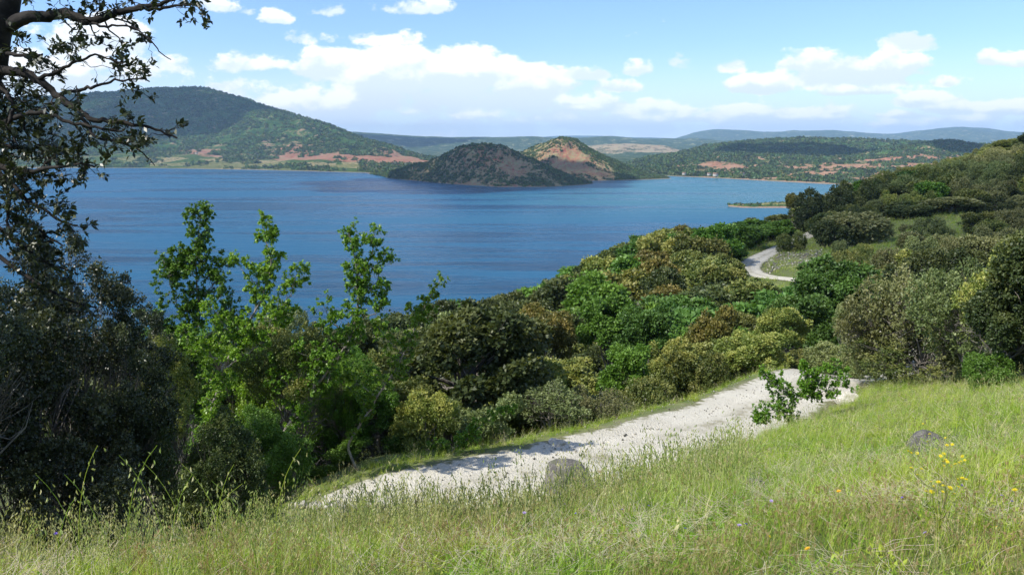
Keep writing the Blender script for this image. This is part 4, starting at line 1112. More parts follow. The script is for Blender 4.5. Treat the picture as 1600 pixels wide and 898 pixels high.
G_GREEN = grass_mat('grass_blades', (0.155, 0.29, 0.022), (0.32, 0.44, 0.045), (0.56, 0.52, 0.25), .10)
G_DRY = grass_mat('grass_reddish_heads', (0.25, 0.24, 0.070), (0.33, 0.25, 0.11), (0.48, 0.42, 0.22), .4)
G_OAT = grass_mat('oat_spikelets', (0.27, 0.38, 0.085), (0.42, 0.47, 0.17), (0.58, 0.54, 0.33), .2)

G_STRAW = flat_leaf = grass_mat('dead_straw', (0.50, 0.46, 0.30), (0.62, 0.58, 0.42), (0.7, 0.66, 0.5), .3)


def blade(b, rg, base, h, w, lean, az, mat_n, seg=3, bend=1.0):
    t = np.linspace(0, 1, seg + 1)
    d = np.array([math.cos(az), math.sin(az), 0]); s = np.array([-math.sin(az), math.cos(az), 0])
    P = base + d * (lean * h * (t ** 2))[:, None] * bend + np.array([0, 0, 1]) * (h * (t - .28 * lean * t ** 2))[:, None]
    ww = w * (1 - t ** 1.6) * .5 + w * .04
    tw = rg.normal(0, .4)
    s2 = s * math.cos(tw) + d * math.sin(tw) * .4
    V = np.concatenate([P - s2 * ww[:, None], P + s2 * ww[:, None]])
    n = seg + 1; i = np.arange(seg)
    F = np.stack([i, i + n, i + n + 1, i + 1], -1)
    b.add(V, F, rnd=rg.random())
    return P


def spikelet(b, p, d, L, w, rg):
    V, F = leaf_geo(p[None], d[None], norm(rg.normal(size=(1, 3)) + [0, 0, .4]), L, w, .3)
    b.add(V, F, rnd=rg.random())
    V, F = leaf_geo(p[None], d[None] + rg.normal(0, .12, (1, 3)), norm(rg.normal(size=(1, 3))), L * .9, w, .3)
    b.add(V, F, rnd=rg.random())


def tuft(kind, seed):
    rg = np.random.default_rng(seed); b = Bag(); nb = 0
    if kind == 'green':
        for _ in range(16): blade(b, rg, np.r_[rg.normal(0, .035, 2), -.01], rg.uniform(.12, .34), rg.uniform(.003, .006), rg.uniform(.1, .9), rg.uniform(0, 6.3), 0)
    elif kind == 'short':
        for _ in range(18): blade(b, rg, np.r_[rg.normal(0, .05, 2), -.01], rg.uniform(.05, .17), rg.uniform(.003, .007), rg.uniform(.2, 1.3), rg.uniform(0, 6.3), 0, 2)
        for _ in range(4):   # small broad leaves of herbs
            a = rg.uniform(0, 6.3); p = np.r_[rg.normal(0, .05, 2), rg.uniform(.01, .08)]
            V, F = leaf_geo(p[None], np.array([[math.cos(a), math.sin(a), .5]]), np.array([[0, 0, 1.]]), .04, .018); b.add(V, F, rnd=rg.random() * .5)
    elif kind == 'herb':    # broad dark leaves, and a few dead straws lying over
        for _ in range(9): blade(b, rg, np.r_[rg.normal(0, .05, 2), -.01], rg.uniform(.05, .16), rg.uniform(.003, .006), rg.uniform(.3, 1.3), rg.uniform(0, 6.3), 0, 2)
        for _ in range(12):
            a = rg.uniform(0, 6.3); p = np.r_[rg.normal(0, .04, 2), rg.uniform(.0, .10)]
            V, F = leaf_geo(p[None], np.array([[math.cos(a), math.sin(a), rg.uniform(.2, .9)]]), np.array([[0, 0, 1.]]), rg.uniform(.03, .07), rg.uniform(.012, .024)); b.add(V, F, rnd=rg.random() * .3 - .3)
        nb = len(b.V)
        for _ in range(3):
            a = rg.uniform(0, 6.3); q0 = np.r_[rg.normal(0, .05, 2), rg.uniform(.04, .12)]; q1 = q0 + np.array([math.cos(a) * .22, math.sin(a) * .22, rg.uniform(-.02, .12)])
            V, F = tube(curl(q0, q1, 4, rg, .1), np.full(4, .0013), 3); b.add(V, F, rnd=1.0)
    elif kind == 'brome':   # thin stems, dense bristly head
        for _ in range(7): blade(b, rg, np.r_[rg.normal(0, .04, 2), -.01], rg.uniform(.10, .28), .004, rg.uniform(.2, .9), rg.uniform(0, 6.3), 0)
        nb = len(b.V)
        for _ in range(4):
            a = rg.uniform(0, 6.3); P = blade(b, rg, np.r_[rg.normal(0, .03, 2), 0], rg.uniform(.20, .36), .0022, rg.uniform(.15, .5), a, 0)
            for _k in range(7):
                dd = norm(P[-1] - P[-2]) + rg.normal(0, .32, 3); spikelet(b, P[-1] - norm(P[-1] - P[-2]) * rg.uniform(0, .035), dd, rg.uniform(.02, .035), .0028, rg)
    elif kind == 'head':    # green stems with slim ears
        for _ in range(6): blade(b, rg, np.r_[rg.normal(0, .04, 2), -.01], rg.uniform(.14, .32), .004, rg.uniform(.1, .7), rg.uniform(0, 6.3), 0)
        nb = len(b.V)
        for _ in range(3):
            a = rg.uniform(0, 6.3); P = blade(b, rg, np.r_[rg.normal(0, .03, 2), 0], rg.uniform(.30, .50), .0025, rg.uniform(.05, .35), a, 0)
            for _k in range(7):
                q = P[-1] * (1 - _k * .03) + P[-2] * (_k * .03); spikelet(b, P[-1] + (P[-2] - P[-1]) * _k * .07, norm(P[-1] - P[-2]) + rg.normal(0, .16, 3), .018, .006, rg)
    elif kind == 'oat':     # wild oats with nodding spikelets
        for _ in range(4): blade(b, rg, np.r_[rg.normal(0, .03, 2), -.01], rg.uniform(.14, .34), .006, rg.uniform(.2, .8), rg.uniform(0, 6.3), 0)
        nb = len(b.V)
        for _ in range(2):
            a = rg.uniform(0, 6.3); h = rg.uniform(.42, .66); P = blade(b, rg, np.r_[rg.normal(0, .03, 2), 0], h, .003, rg.uniform(.15, .5), a, 0, 6)
            for _k in range(11):
                t = rg.uniform(.60, 1.0) * 6; i = min(int(t), 5); q = P[i] + (P[i + 1] - P[i]) * (t - i) + rg.normal(0, .018, 3)
                spikelet(b, q, np.array([rg.normal(0, .35), rg.normal(0, .35), -1]), rg.uniform(.020, .030), .0065, rg)
    me = b.mesh(kind, False, [G_GREEN, {'green': G_GREEN, 'short': G_GREEN, 'herb': G_STRAW, 'brome': G_DRY, 'head': G_OAT, 'oat': G_OAT}[kind]])
    if nb:
        nf = sum(len(f) for f in b.F[:nb]); mi = np.zeros(len(me.polygons), np.int32); mi[nf:] = 1
        me.polygons.foreach_set('material_index', mi)
    return me


KINDS = ['green', 'green', 'short', 'herb', 'brome', 'brome', 'head', 'head', 'oat', 'oat']
T_OBJ = [source('tuft', tuft(k, 900 + i)) for i, k in enumerate(KINDS)]
I_GREEN, I_SHORT, I_BROME, I_HEAD, I_OAT = (0, 1), (2, 3), (4, 5), (6, 7), (8, 9)
rg = np.random.default_rng(5)


def sample_polar(n, r0, r1, th0, th1, p=1.0):
    r = (r0 ** p + (r1 ** p - r0 ** p) * rg.random(n)) ** (1 / p); th_ = np.radians(rg.uniform(th0, th1, n))
    return np.sin(th_) * r, np.cos(th_) * r



# ================================================================ countable wild oats at the meadow edge
sp = Bag(); r_ = np.random.default_rng(4); spikelet(sp, np.zeros(3), np.array([0, 0, -1.]), 1.0, .26, r_)
SPK = sp.mesh('spikelet', False, [G_OAT])
OATS = [(55, 735, 3.0, -1), (100, 735, 2.9, -1), (118, 770, 2.8, 1), (152, 690, 3.1, 1), (185, 705, 3.1, -1), (222, 715, 3.0, -1), (245, 690, 3.2, 1), (283, 718, 3.0, -1), (300, 735, 3.0, 1), (330, 745, 3.0, -1), (378, 750, 3.1, 1),
        (60, 812, 2.7, 1), (470, 695, 3.3, 1), (480, 740, 3.2, -1), (620, 705, 3.5, 1), (640, 720, 3.4, -1), (365, 720, 3.2, 1)]
ORD = ['first', 'second', 'third', 'fourth', 'fifth', 'sixth', 'seventh', 'eighth', 'ninth', 'tenth', 'eleventh', 'twelfth', 'thirteenth', 'fourteenth', 'fifteenth', 'sixteenth', 'seventeenth', 'eighteenth', 'nineteenth', 'twentieth',
       'twenty-first', 'twenty-second', 'twenty-third', 'twenty-fourth', 'twenty-fifth', 'twenty-sixth', 'twenty-seventh', 'twenty-eighth', 'twenty-ninth', 'thirtieth']
ORD += ['thirty-' + w for w in ORD[:9]] + ['fortieth'] + ['forty-' + w for w in ORD[:9]] + ['fiftieth']
OATS.sort()
for q, (px, py, D, sd) in enumerate(OATS):
    top = pix(px, py, D); lean = .10 + .10 * r_.random()
    bx, by = float(top[0] - sd * lean), D + .02
    bz = float(ground_z(np.array([bx]), np.array([by]))[0])
    rt = empty('wild_oat', (bx, by, bz), '%s wild oat stalk from the left, %s, its spikelets nodding over the meadow edge' % (ORD[q], 'tall' if py < 720 else 'shorter'), 'wild oat', 'wild oats along the meadow edge')
    h = float(top[2] - bz); t = np.linspace(0, 1, 10)[:, None]
    Pl = np.array([sd * lean, -.02, h]) * np.concatenate([t ** 2.6, t, t ** .9], 1); Pl[-2:, 2] -= [.004, .015]
    sb = Bag(); sb.add(*tube(Pl, np.linspace(.0022, .0009, 10), 4), rnd=.5)
    link('stem', sb.mesh('stem', True, [G_GREEN]), rt)
    for k in range(11):
        u = .60 + .40 * (k + .5) / 11; f = u * 9; i = min(int(f), 8); p = Pl[i] + (Pl[i + 1] - Pl[i]) * (f - i)
        side = (-1) ** k
        p = p + np.array([side * r_.uniform(.006, .03), r_.normal(0, .01), -r_.uniform(.0, .015)])
        o = bpy.data.objects.new('spikelet', SPK); col.objects.link(o); o.parent = rt
        s = r_.uniform(.022, .030); o.location = p; o.scale = (s, s, s); o.rotation_euler = (r_.normal(0, .3), r_.normal(.25 * sd, .25), r_.uniform(0, 6.28))

# ================================================================ rocks
def rock_mat(name, c1, c2, moss):
    m, N, out = material(name)
    p = N.a('ShaderNodeTexCoord').outputs['Object']
    f = N.noise(p, 2.5, 7, .68); g_ = N.noise(p, 11, 5, .7)
    c = N.mix(N.ramp(f, .35, .65), c1, c2); c = N.mix(N.ramp(g_, .56, .62, 0, .8), c, (c2[0] * 1.5, c2[1] * 1.5, c2[2] * 1.4)); c = N.mix(N.ramp(N.noise(p, 1.7, 4), .5, .62, 0, .6), c, moss)
    b_ = N.a('ShaderNodeBump', {'Height': N.m('ADD', f, N.m('MULTIPLY', g_, .4)), 'Strength': .8, 'Distance': .06})
    s = N.a('ShaderNodeBsdfPrincipled', {'Base Color': c, 'Roughness': .9, 'Normal': b_.outputs[0]}); s.inputs['Specular IOR Level'].default_value = .2
    N.l.new(s.outputs[0], out.inputs[0]); return m


R_GREY = rock_mat('grey_basalt', (0.085, 0.080, 0.072), (0.18, 0.17, 0.15), (0.10, 0.11, 0.05))
R_PALE = rock_mat('pale_limestone', (0.36, 0.33, 0.27), (0.58, 0.55, 0.48), (0.24, 0.23, 0.14))


def rock_mesh(seed, mat, sub=3, flat=.65):
    import bmesh
    bm = bmesh.new(); bmesh.ops.create_icosphere(bm, subdivisions=sub, radius=1.0)
    V = np.array([v.co[:] for v in bm.verts]); r_ = np.random.default_rng(seed)
    # chip with random planes for facets, then roughen
    for _ in range(11):
        nrm = norm(r_.normal(size=3)); d = r_.uniform(.55, .88); k = V @ nrm - d; V = V - np.where(k > 0, k, 0)[:, None] * nrm * .92
    nz = fbm(V[:, 0] + V[:, 2] * .7, V[:, 1] - V[:, 2] * .5, .7, 4, seed) - .5; V = V * (1 + .28 * nz[:, None]); V = V * [1, r_.uniform(.7, 1), flat]
    F = np.array([[v.index for v in f.verts] for f in bm.faces]); bm.free()
    return mesh_np('rock', V, F, None, False, [mat])


ROCKG = [rock_mesh(60 + i, R_GREY) for i in range(3)]; ROCKP = [rock_mesh(70 + i, R_PALE) for i in range(3)]
ROCKS_ = [rock_mesh(80 + i, R_PALE, 2, .7) for i in range(4)]; ROCKSG = [rock_mesh(90 + i, R_GREY, 2, .7) for i in range(3)]
ROCKPOS = []


def rock(px, py, D, wpx, me, label, group=None, tall=1.0, cat='rock', name='rock'):
    """a stone resting where the sight line through (px, py) reaches distance D on the ground"""
    D = ray_hit(px, py, 0.0 if D > 50 else wpx / FPX * D * .22, D * .45 if D < 50 else 60)
    P_ = pix(px, py, D); x = float(P_[0]); z = float(ground_z(np.array([x]), np.array([D]))[0]); f = D * math.cos(PITCH) - z * math.sin(PITCH)
    s = wpx / 2 / FPX * f; ROCKPOS.append((x, D, s))
    o = link(name, me, None, (x, D, z + s * .30)); o.scale = (s, s * .9, s * tall); o.rotation_euler = (random.uniform(-.2, .2), random.uniform(-.2, .2), random.uniform(0, 6.28))
    return tag(o, label, cat, group)


rock(884, 758, 6.3, 92, ROCKG[0], 'grey mossy boulder half sunk in the grass at the near edge of the track', tall=1.3, name='boulder')
rock(1450, 688, 8.6, 66, ROCKG[1], 'grey lichened boulder behind the yellow flowers in the meadow', name='boulder')
rock(1180, 752, 6.9, 46, ROCKG[2], 'low dark stone showing through the middle of the meadow', tall=.8)
rock(1300, 738, 7.2, 34, ROCKP[0], 'small pale stone with dead grass between two meadow flowers', tall=.8)
rock(1325, 622, 16.0, 50, ROCKP[1], 'pale limestone boulder behind the maple sapling at the track side', name='boulder')
rock(1296, 612, 16.8, 38, ROCKP[2], 'pale limestone block just left of the larger pale boulder', name='boulder')
rock(872, 689, 18.6, 34, ROCKP[0], 'flat pale stone on the far verge of the track', tall=.3)
rock(1290, 406, 104, 9, ROCKP[1], 'white boulder on the slope right of the stony cut')
rock(1375, 378, 112, 12, ROCKP[2], 'pale rock between dark bushes above the far bend')
# stones of the cut bank above the far bend
r_ = np.random.default_rng(9)
bx_ = []
for k in range(44):
    px = r_.uniform(1206, 1276); D = r_.uniform(107, 122)
    z = -16.0
    for _ in range(4):
        f = D * math.cos(PITCH) - z * math.sin(PITCH); x = (px - 800) / FPX * f; z = float(ground_z(np.array([x]), np.array([D]))[0])
    bx_.append((px, D, x, z, f, r_.uniform(.16, .42)))
bx_.sort()
for k, (px, D, x, z, f, s) in enumerate(bx_):
    o = link('rock', ROCKSG[k % 3] if k % 4 else ROCKS_[k % 4], None, (x, D, z + s * .2)); o.scale = (s, s, s); o.rotation_euler = tuple(r_.uniform(0, 6.28, 3))
    tag(o, '%s stone from the left of the rubble in the cut bank, %s' % (ORD[k], 'large pale' if s > .3 and k % 4 == 0 else ('grey' if k % 4 else 'small pale')), 'rock', 'rubble stones in the cut bank above the far bend')
n = 1500; px = r_.uniform(1198, 1284, n); D = r_.uniform(104, 124, n); P_ = pix(px, 410, D); z = ground_z(P_[:, 0], P_[:, 1])
scatter('rubble', 'small broken rubble over the stony cut above the far bend', np.stack([P_[:, 0], P_[:, 1], z + .05], -1), r_.uniform(0, 6.28, (n, 3)), .06 + .18 * r_.random(n) ** 2, r_.integers(0, 4, n), [source('rubble', rock_mesh(130 + i, R_PALE if i == 1 else R_GREY, 1, .7)) for i in range(4)])
# pale kerb stones at the left end of the track
st = []
for k in range(26):
    px = r_.uniform(455, 640); D = 11.55 + r_.uniform(-.35, .35); st.append((px, D, r_.uniform(9, 26)))
st.sort()
for k, (px, D, wpx) in enumerate(st):
    rock(px, 790, D, wpx, ROCKS_[k % 4], '%s white stone from the left along the near end of the track, %s' % (ORD[k], 'chunky' if wpx > 17 else 'small'), 'white stones at the left end of the track')
# loose pebbles on the track
n = 9000; k = r_.integers(0, 260, n); off = r_.normal(0, .36, n); off = np.clip(off, -.62, .62)
x = TRACK[k, 0] + nx[k] * off * TRACK[k, 2] + r_.normal(0, .1, n); y = TRACK[k, 1] + ny[k] * off * TRACK[k, 2] + r_.normal(0, .1, n)
z = ground_z(x, y) + .03
scatter('pebbles', 'loose white pebbles strewn over the gravel track', np.stack([x, y, z], -1), r_.uniform(0, 6.28, (n, 3)), .008 + .03 * r_.random(n) ** 5 + .006 * r_.random(n), r_.integers(0, 4, n), [source('pebble', rock_mesh(110 + i, R_PALE if i else R_GREY, 1, .7)) for i in range(4)])


# ================================================================ flowers
def flat_mat(name, c, tr=.3):
    m, N, out = material(name)
    f = N.noise(N.a('ShaderNodeTexCoord').outputs['Object'], 30, 3)
    cc_ = N.mix(f, c, (c[0] * .75, c[1] * .75, c[2] * .8))
    s = N.a('ShaderNodeBsdfPrincipled', {'Base Color': cc_, 'Roughness': .6}); t = N.a('ShaderNodeBsdfTranslucent', {'Color': cc_})
    mx = N.a('ShaderNodeMixShader', {0: tr, 1: s.outputs[0], 2: t.outputs[0]}); N.l.new(mx.outputs[0], out.inputs[0]); return m


F_Y = flat_mat('petals_yellow', (0.80, 0.66, 0.02)); F_P = flat_mat('petals_lilac', (0.50, 0.38, 0.62)); F_V = flat_mat('petals_violet', (0.22, 0.14, 0.55)); F_O = flat_mat('petals_golden', (0.85, 0.50, 0.02))


def head_mesh(mat, np_, r, cup, layers=1):
    b = Bag(); r_ = np.random.default_rng(np_)
    for l in range(layers):
        for k in range(np_):
            a = k * 2 * pi / np_ + l * .3; d = np.array([[math.cos(a), math.sin(a), cup + l * .5]])
            V, F = leaf_geo(np.zeros((1, 3)), d, np.array([[0, 0, 1.]]), r * (1 - .3 * l), r * 2.6 / np_ + r * .18, -.1); b.add(V, F)
    V, F = leaf_geo(np.array([[0, 0, .1 * r]]), np.array([[0, 0, 1.]]), np.array([[1., 0, 0]]), r * .5, r * .5); b.add(V, F)
    return b.mesh('flower_head', False, [mat])


H_Y = head_mesh(F_Y, 7, .019, .25, 2); H_P = head_mesh(F_P, 12, .019, .35, 2); H_V = head_mesh(F_V, 9, .016, .6, 2); H_O = head_mesh(F_O, 10, .020, .3, 2)
def flower(name, label, cat, group, px, py, D, heads, mat_head, st_bag_seed=0):
    """heads: list of (dx_px, dy_px) round the main head at (px, py)"""
    r_ = np.random.default_rng(st_bag_seed + int(px * 7 + py)); D = ray_hit(px, py, .26 if len(heads) == 1 else .32); T = pix(px, py, D)
    bx, by = float(T[0]) + r_.normal(0, .02), D + r_.normal(0, .02)
    bz = float(ground_z(np.array([bx]), np.array([by]))[0])
    rt = empty(name, (bx, by, bz), label, cat, group); B = np.array([bx, by, bz]); sb = Bag()
    fork = (T - B) * np.array([.5, .5, .45])
    for (dx, dy) in heads:
        H_ = pix(px + dx, py + dy, D + r_.normal(0, .05)) - B
        if H_[2] < .03: H_[2] = .03 + r_.random() * .03
        P_ = np.array([[0, 0, 0], fork * [1, 1, 1] if len(heads) > 1 else H_ * [.2, .2, .5], H_ * [.8, .8, .75] + fork * [.1, .1, .1], H_])
        P_, _ = refine(P_, 7, r_, .002)
        sb.add(*tube(P_, np.linspace(.0022, .0012, 7), 4), rnd=.4)
        h = link('flower_head', mat_head, rt, P_[-1]); h.rotation_euler = (r_.normal(-.15, .3), r_.normal(-.2, .3), r_.uniform(0, 6.28)); s = r_.uniform(.4, .72); h.scale = (s, s, s)
    link('stem', sb.mesh('stem', True, [G_GREEN]), rt)


flower('yellow_flower', 'branching yellow-flowered plant standing in front of the white track beside the boulder', 'wild flower', 'yellow flowering plants', 935, 735, 5.0,
       [(-12, -58), (15, -45), (-14, -38), (-2, -22), (26, -38), (-28, -5), (26, -15), (48, -10), (-6, -5), (8, -22), (30, 0), (-8, 2), (14, 24), (14, 32), (5, 45), (26, 48), (-4, 24)], H_Y)
flower('yellow_flower', 'upper part of the big yellow clump in the meadow, next to the grey boulder', 'wild flower', 'yellow flowering plants', 1470, 700, 8.0,
       [(-17, -22), (-20, -10), (8, -16), (18, -6), (10, -4), (-8, 2), (-15, 3), (-50, 4), (-46, 8), (-37, 8), (0, 11), (4, 8), (33, 14), (37, 18), (35, 12)], H_Y)
flower('yellow_flower', 'middle of the big yellow clump, heads crowded over long green stems', 'wild flower', 'yellow flowering plants', 1485, 722, 7.4,
       [(-8, -4), (-10, 0), (-9, 6), (-4, -2), (8, 2), (14, 1), (16, -2), (0, 8), (-62, 8), (-45, 12), (-52, 20)], H_Y)
flower('yellow_flower', 'lowest part of the big yellow clump above the dead bent stalks', 'wild flower', 'yellow flowering plants', 1480, 755, 6.6,
       [(-25, -2), (-22, 5), (-24, 12), (-14, -2), (-5, 2), (4, 6), (6, 10), (17, -6), (24, -7), (30, -6), (18, 4), (-7, 14), (-34, 14), (11, 16)], H_Y)
for (px, py, D, lb) in [(1311, 768, 6.2, 'single golden flower in the open meadow left of the yellow clump'), (1202, 838, 4.2, 'single yellow flower low in the foreground grass'), (1262, 857, 3.8, 'golden flower nearest the bottom of the meadow'), (1430, 648, 12.0, 'yellow flower up the meadow near the grey-brown bush'),
                        (1442, 662, 11.0, 'yellow flower just below and right of the uppermost yellow one'), (1421, 671, 10.5, 'yellow flower just left of the grey boulder'), (1586, 766, 6.0, 'yellow flower by the right edge among tall green blades'), (1558, 822, 4.6, 'golden flower in reddish grass at the lower right')]:
    flower('yellow_flower', lb, 'wild flower', 'single yellow flowers in the meadow', px, py, D, [(0, 0)], H_O if 'golden' in lb else H_Y)
LIL = [(882, 787, 5.0), (972, 795, 4.9), (1013, 790, 4.9), (900, 802, 4.7), (818, 800, 4.6), (1070, 825, 4.3), (1165, 818, 4.4), (1155, 820, 4.4), (1204, 783, 5.3), (1411, 776, 5.6), (1456, 766, 5.8), (1503, 758, 5.8), (1565, 773, 5.4), (1580, 783, 5.2), (1445, 832, 4.3),
       (1346, 581, 17), (1397, 611, 14), (1499, 598, 14), (1500, 606, 13.5), (1532, 634, 11.5), (1463, 621, 12.5), (1121, 740, 7.2), (636, 744, 5.0), (1324, 590, 17), (1285, 665, 9.5)]
LIL.sort()
for q, (px, py, D) in enumerate(LIL):
    flower('lilac_scabious', '%s lilac scabious from the left in the grass, %s' % (ORD[q], 'near the viewer' if D < 6 else 'well up the slope'), 'wild flower', 'lilac scabious dotted through the meadow', px, py, D, [(0, 0)], H_P if q % 3 else H_V)
flower('violet_flower', 'deep violet flower against the black shade under the oak', 'wild flower', None, 87, 834, 2.9, [(0, 0)], H_V)


GP = []; GS = []; GI = []
def add_grass(x, y, s, idx):
    z = ground_z(x, y); dm_, _, ww_ = track_dist(x, y)
    keep = dm_ > ww_ * .5 * (0.90 + .35 * vnoise(x * 1.3, y * 1.3, 3)) - .02
    for (qx, qy, qs) in ROCKPOS:
        if qy < 30: keep &= ~((np.hypot(x - qx, y - qy) < qs * .95) | ((abs(x - qx * y / qy) < qs * .8) & (y > qy - .9) & (y < qy) & (rg.random(len(x)) < (.75 if qs > .1 else .0))))
    GP.append(np.stack([x, y, z - .005], -1)[keep]); GS.append(s[keep]); GI.append(idx[keep])


def pick(n, w):
    ks = np.array(list(w.keys())); p = np.array(list(w.values())); p = p / p.sum(); c = rg.choice(len(ks), n, p=p)
    return ks[c]


# the near meadow, thick
n = 13000; x, y = sample_polar(n, 1.5, 7.5, -41, 41, 1.7)
idx = pick(n, {0: 4, 1: 4, 2: 3, 3: 3, 4: .5, 5: .5, 6: 1.0, 7: 1.0, 8: .22, 9: .22})
red = (vnoise(x * 1.4 + 3, y * 1.4, 8) > .38) & (y < 3.9) & (rg.random(n) < .75); idx[red] = rg.choice([4, 5], red.sum())
red = (vnoise(x * 2.1 + 9, y * 2.1, 28) > .55) & (rg.random(n) < .6); idx[red] = 3
lft = (x < -.1 * y) & (y > 2.6) & (y < 5) & (rg.random(n) < .16); idx[lft] = rg.choice([8, 9], lft.sum())
add_grass(x, y, rg.uniform(.45, .85, n) * np.clip(.74 + .06 * y, .7, 1.0), idx)
# the slope down to the track and the meadow to the right of it
n = 34000; x, y = sample_polar(n, 7.0, 30, -36, 40, 1.6)
pj = np.arctan2(x, y); k = (track_dist(x, y)[0] < 2.5) | (y < np.interp(np.degrees(pj), [-40, 0, 10, 17, 22, 40], [12, 14.5, 17, 21, 28, 30])); x, y = x[k], y[k]; n = len(x)
idx = pick(n, {0: 4, 1: 4, 2: 4, 3: 4, 4: .5, 5: .5, 6: 1.6, 7: 1.6, 8: .35, 9: .35})
add_grass(x, y, rg.uniform(.5, 1.0, n), idx)
# taller ears on the brow, standing against the white track
n = 2600; x, y = sample_polar(n, 4.5, 11.5, -13, 17, 1.3)
idx = pick(n, {6: 5, 7: 5, 8: 1.0, 9: 1.0, 4: 1.5, 5: 1.5}); add_grass(x, y, rg.uniform(.8, 1.25, n), idx)
# beyond the edges of the view the meadow goes on
n = 5000; x, y = sample_polar(n, 1.5, 8.0, -75, 75, 1.7); k = abs(np.degrees(np.arctan2(x, y))) > 38; x, y = x[k], y[k]; n = len(x)
add_grass(x, y, rg.uniform(.5, .9, n), pick(n, {0: 4, 1: 4, 2: 3, 3: 3, 4: .5, 5: .5, 6: 1, 7: 1}))
# rank tall grass over the near-left end of the track
n = 1100; x, y = sample_polar(n, 4.5, 11.5, -21, -8, 1.2)
add_grass(x, y, rg.uniform(.7, 1.15, n), pick(n, {0: 3, 1: 3, 6: 3, 7: 3, 8: 1, 9: 1}))
# verges and clearings farther off
n = 26000; x, y = sample_polar(n, 60, 175, 12, 36, 1.5)
idx = pick(n, {0: 3, 1: 3, 2: 4, 3: 4, 6: 1, 7: 1}); add_grass(x, y, rg.uniform(1.6, 3.0, n), idx)
P = np.concatenate(GP); S = np.concatenate(GS); I = np.concatenate(GI); n = len(P)
R3 = np.stack([rg.normal(0, .10, n), rg.normal(0, .10, n), rg.uniform(0, 6.28, n)], -1)
scatter('grass', 'long spring meadow grass, green with reddish seed heads and nodding oats', P, R3, S, I, T_OBJ)
print('grass tufts', n)

# ================================================================ scrub on the far hills (uncountable)
def blob_mesh(seed, mat):
    r_ = np.random.default_rng(seed); b = Bag(); n_ = 46
    d = norm(r_.normal(size=(n_, 3)) + [0, 0, .35]); P_ = d * r_.uniform(.55, .85, (n_, 1)) * [1, 1, .8]
    V, F = leaf_geo(P_ - d * .1 + r_.normal(0, .1, (n_, 3)), r_.normal(size=(n_, 3)), d, .75, .6); b.add(V, F, rnd=np.repeat(r_.random(n_), 4), tip=np.repeat(r_.random(n_) * .6, 4))
    return b.mesh('scrub', False, [mat])


SCR = [source('scrub', blob_mesh(1, LM['hillwood'])), source('scrub', blob_mesh(2, LM['olive'])), source('scrub', blob_mesh(3, LM['dark'])), source('scrub', blob_mesh(4, LM['hillwood']))]


def hill_scrub(name, label, VS_, n, smin, smax, tmin, tmax, soilcut, pxr):
    V, s, fl = VS_; nv, nu = V.shape[:2]
    i = r_.uniform(0, nv - 1.01, n * 3); j = r_.uniform(0, nu - 1.01, n * 3); i0 = i.astype(int); j0 = j.astype(int); fi = (i - i0)[:, None]; fj = (j - j0)[:, None]
    P_ = V[i0, j0] * (1 - fi) * (1 - fj) + V[i0 + 1, j0] * fi * (1 - fj) + V[i0, j0 + 1] * (1 - fi) * fj + V[i0 + 1, j0 + 1] * fi * fj
    sl_ = s[i0, j0] + fl[i0, j0] * .8; cl = fbm(P_[:, 0], P_[:, 1], smax * 9, 4, 77)
    qx_, qy_ = proj(P_)
    k = (P_[:, 2] > LAKE + 1.2) & (sl_ + (r_.random(n * 3) - .5) * .9 + (cl - .5) * 3.0 < soilcut) & (qx_ > pxr[0]) & (qx_ < pxr[1]) & (i / (nv - 1) < tmax)
    P_ = P_[k][:n]; m = len(P_)
    scatter(name, label, P_, np.stack([r_.normal(0, .1, m), r_.normal(0, .1, m), r_.uniform(0, 6.28, m)], -1), smin + (smax - smin) * r_.random(m) ** 2.2, r_.integers(0, 4, m), SCR)
    SCR[:] = [source('scrub', o.data) for o in SCR]


hill_scrub('scrub', 'scrub and small oaks dotted over the dark red hill', V1, 4500, 1.2, 4.2, 0, .62, .80, (-99, 2000))
hill_scrub('scrub', 'scrub and small oaks on the pale conical hill', V2, 6500, 1.2, 4.2, 0, .62, .62, (-99, 2000))
hill_scrub('woodland', 'woods and hedges on the long green mountain and its farmed foot', VL, 32000, 3.0, 11, 0, .78, .34, (-60, 720))
hill_scrub('woodland', 'woods across the broad lakeside hill', VR, 26000, 2.5, 9.5, 0, .78, .46, (900, 1750))
hill_scrub('woodland', 'woods on the rounded lakeside hill at the right', VB, 7000, 2.5, 6.5, 0, .75, .55, (1300, 1750))
hill_scrub('scrub', 'bushes along the low spit of land', VS, 260, .8, 2.6, 0, 1, .9, (1100, 1500))

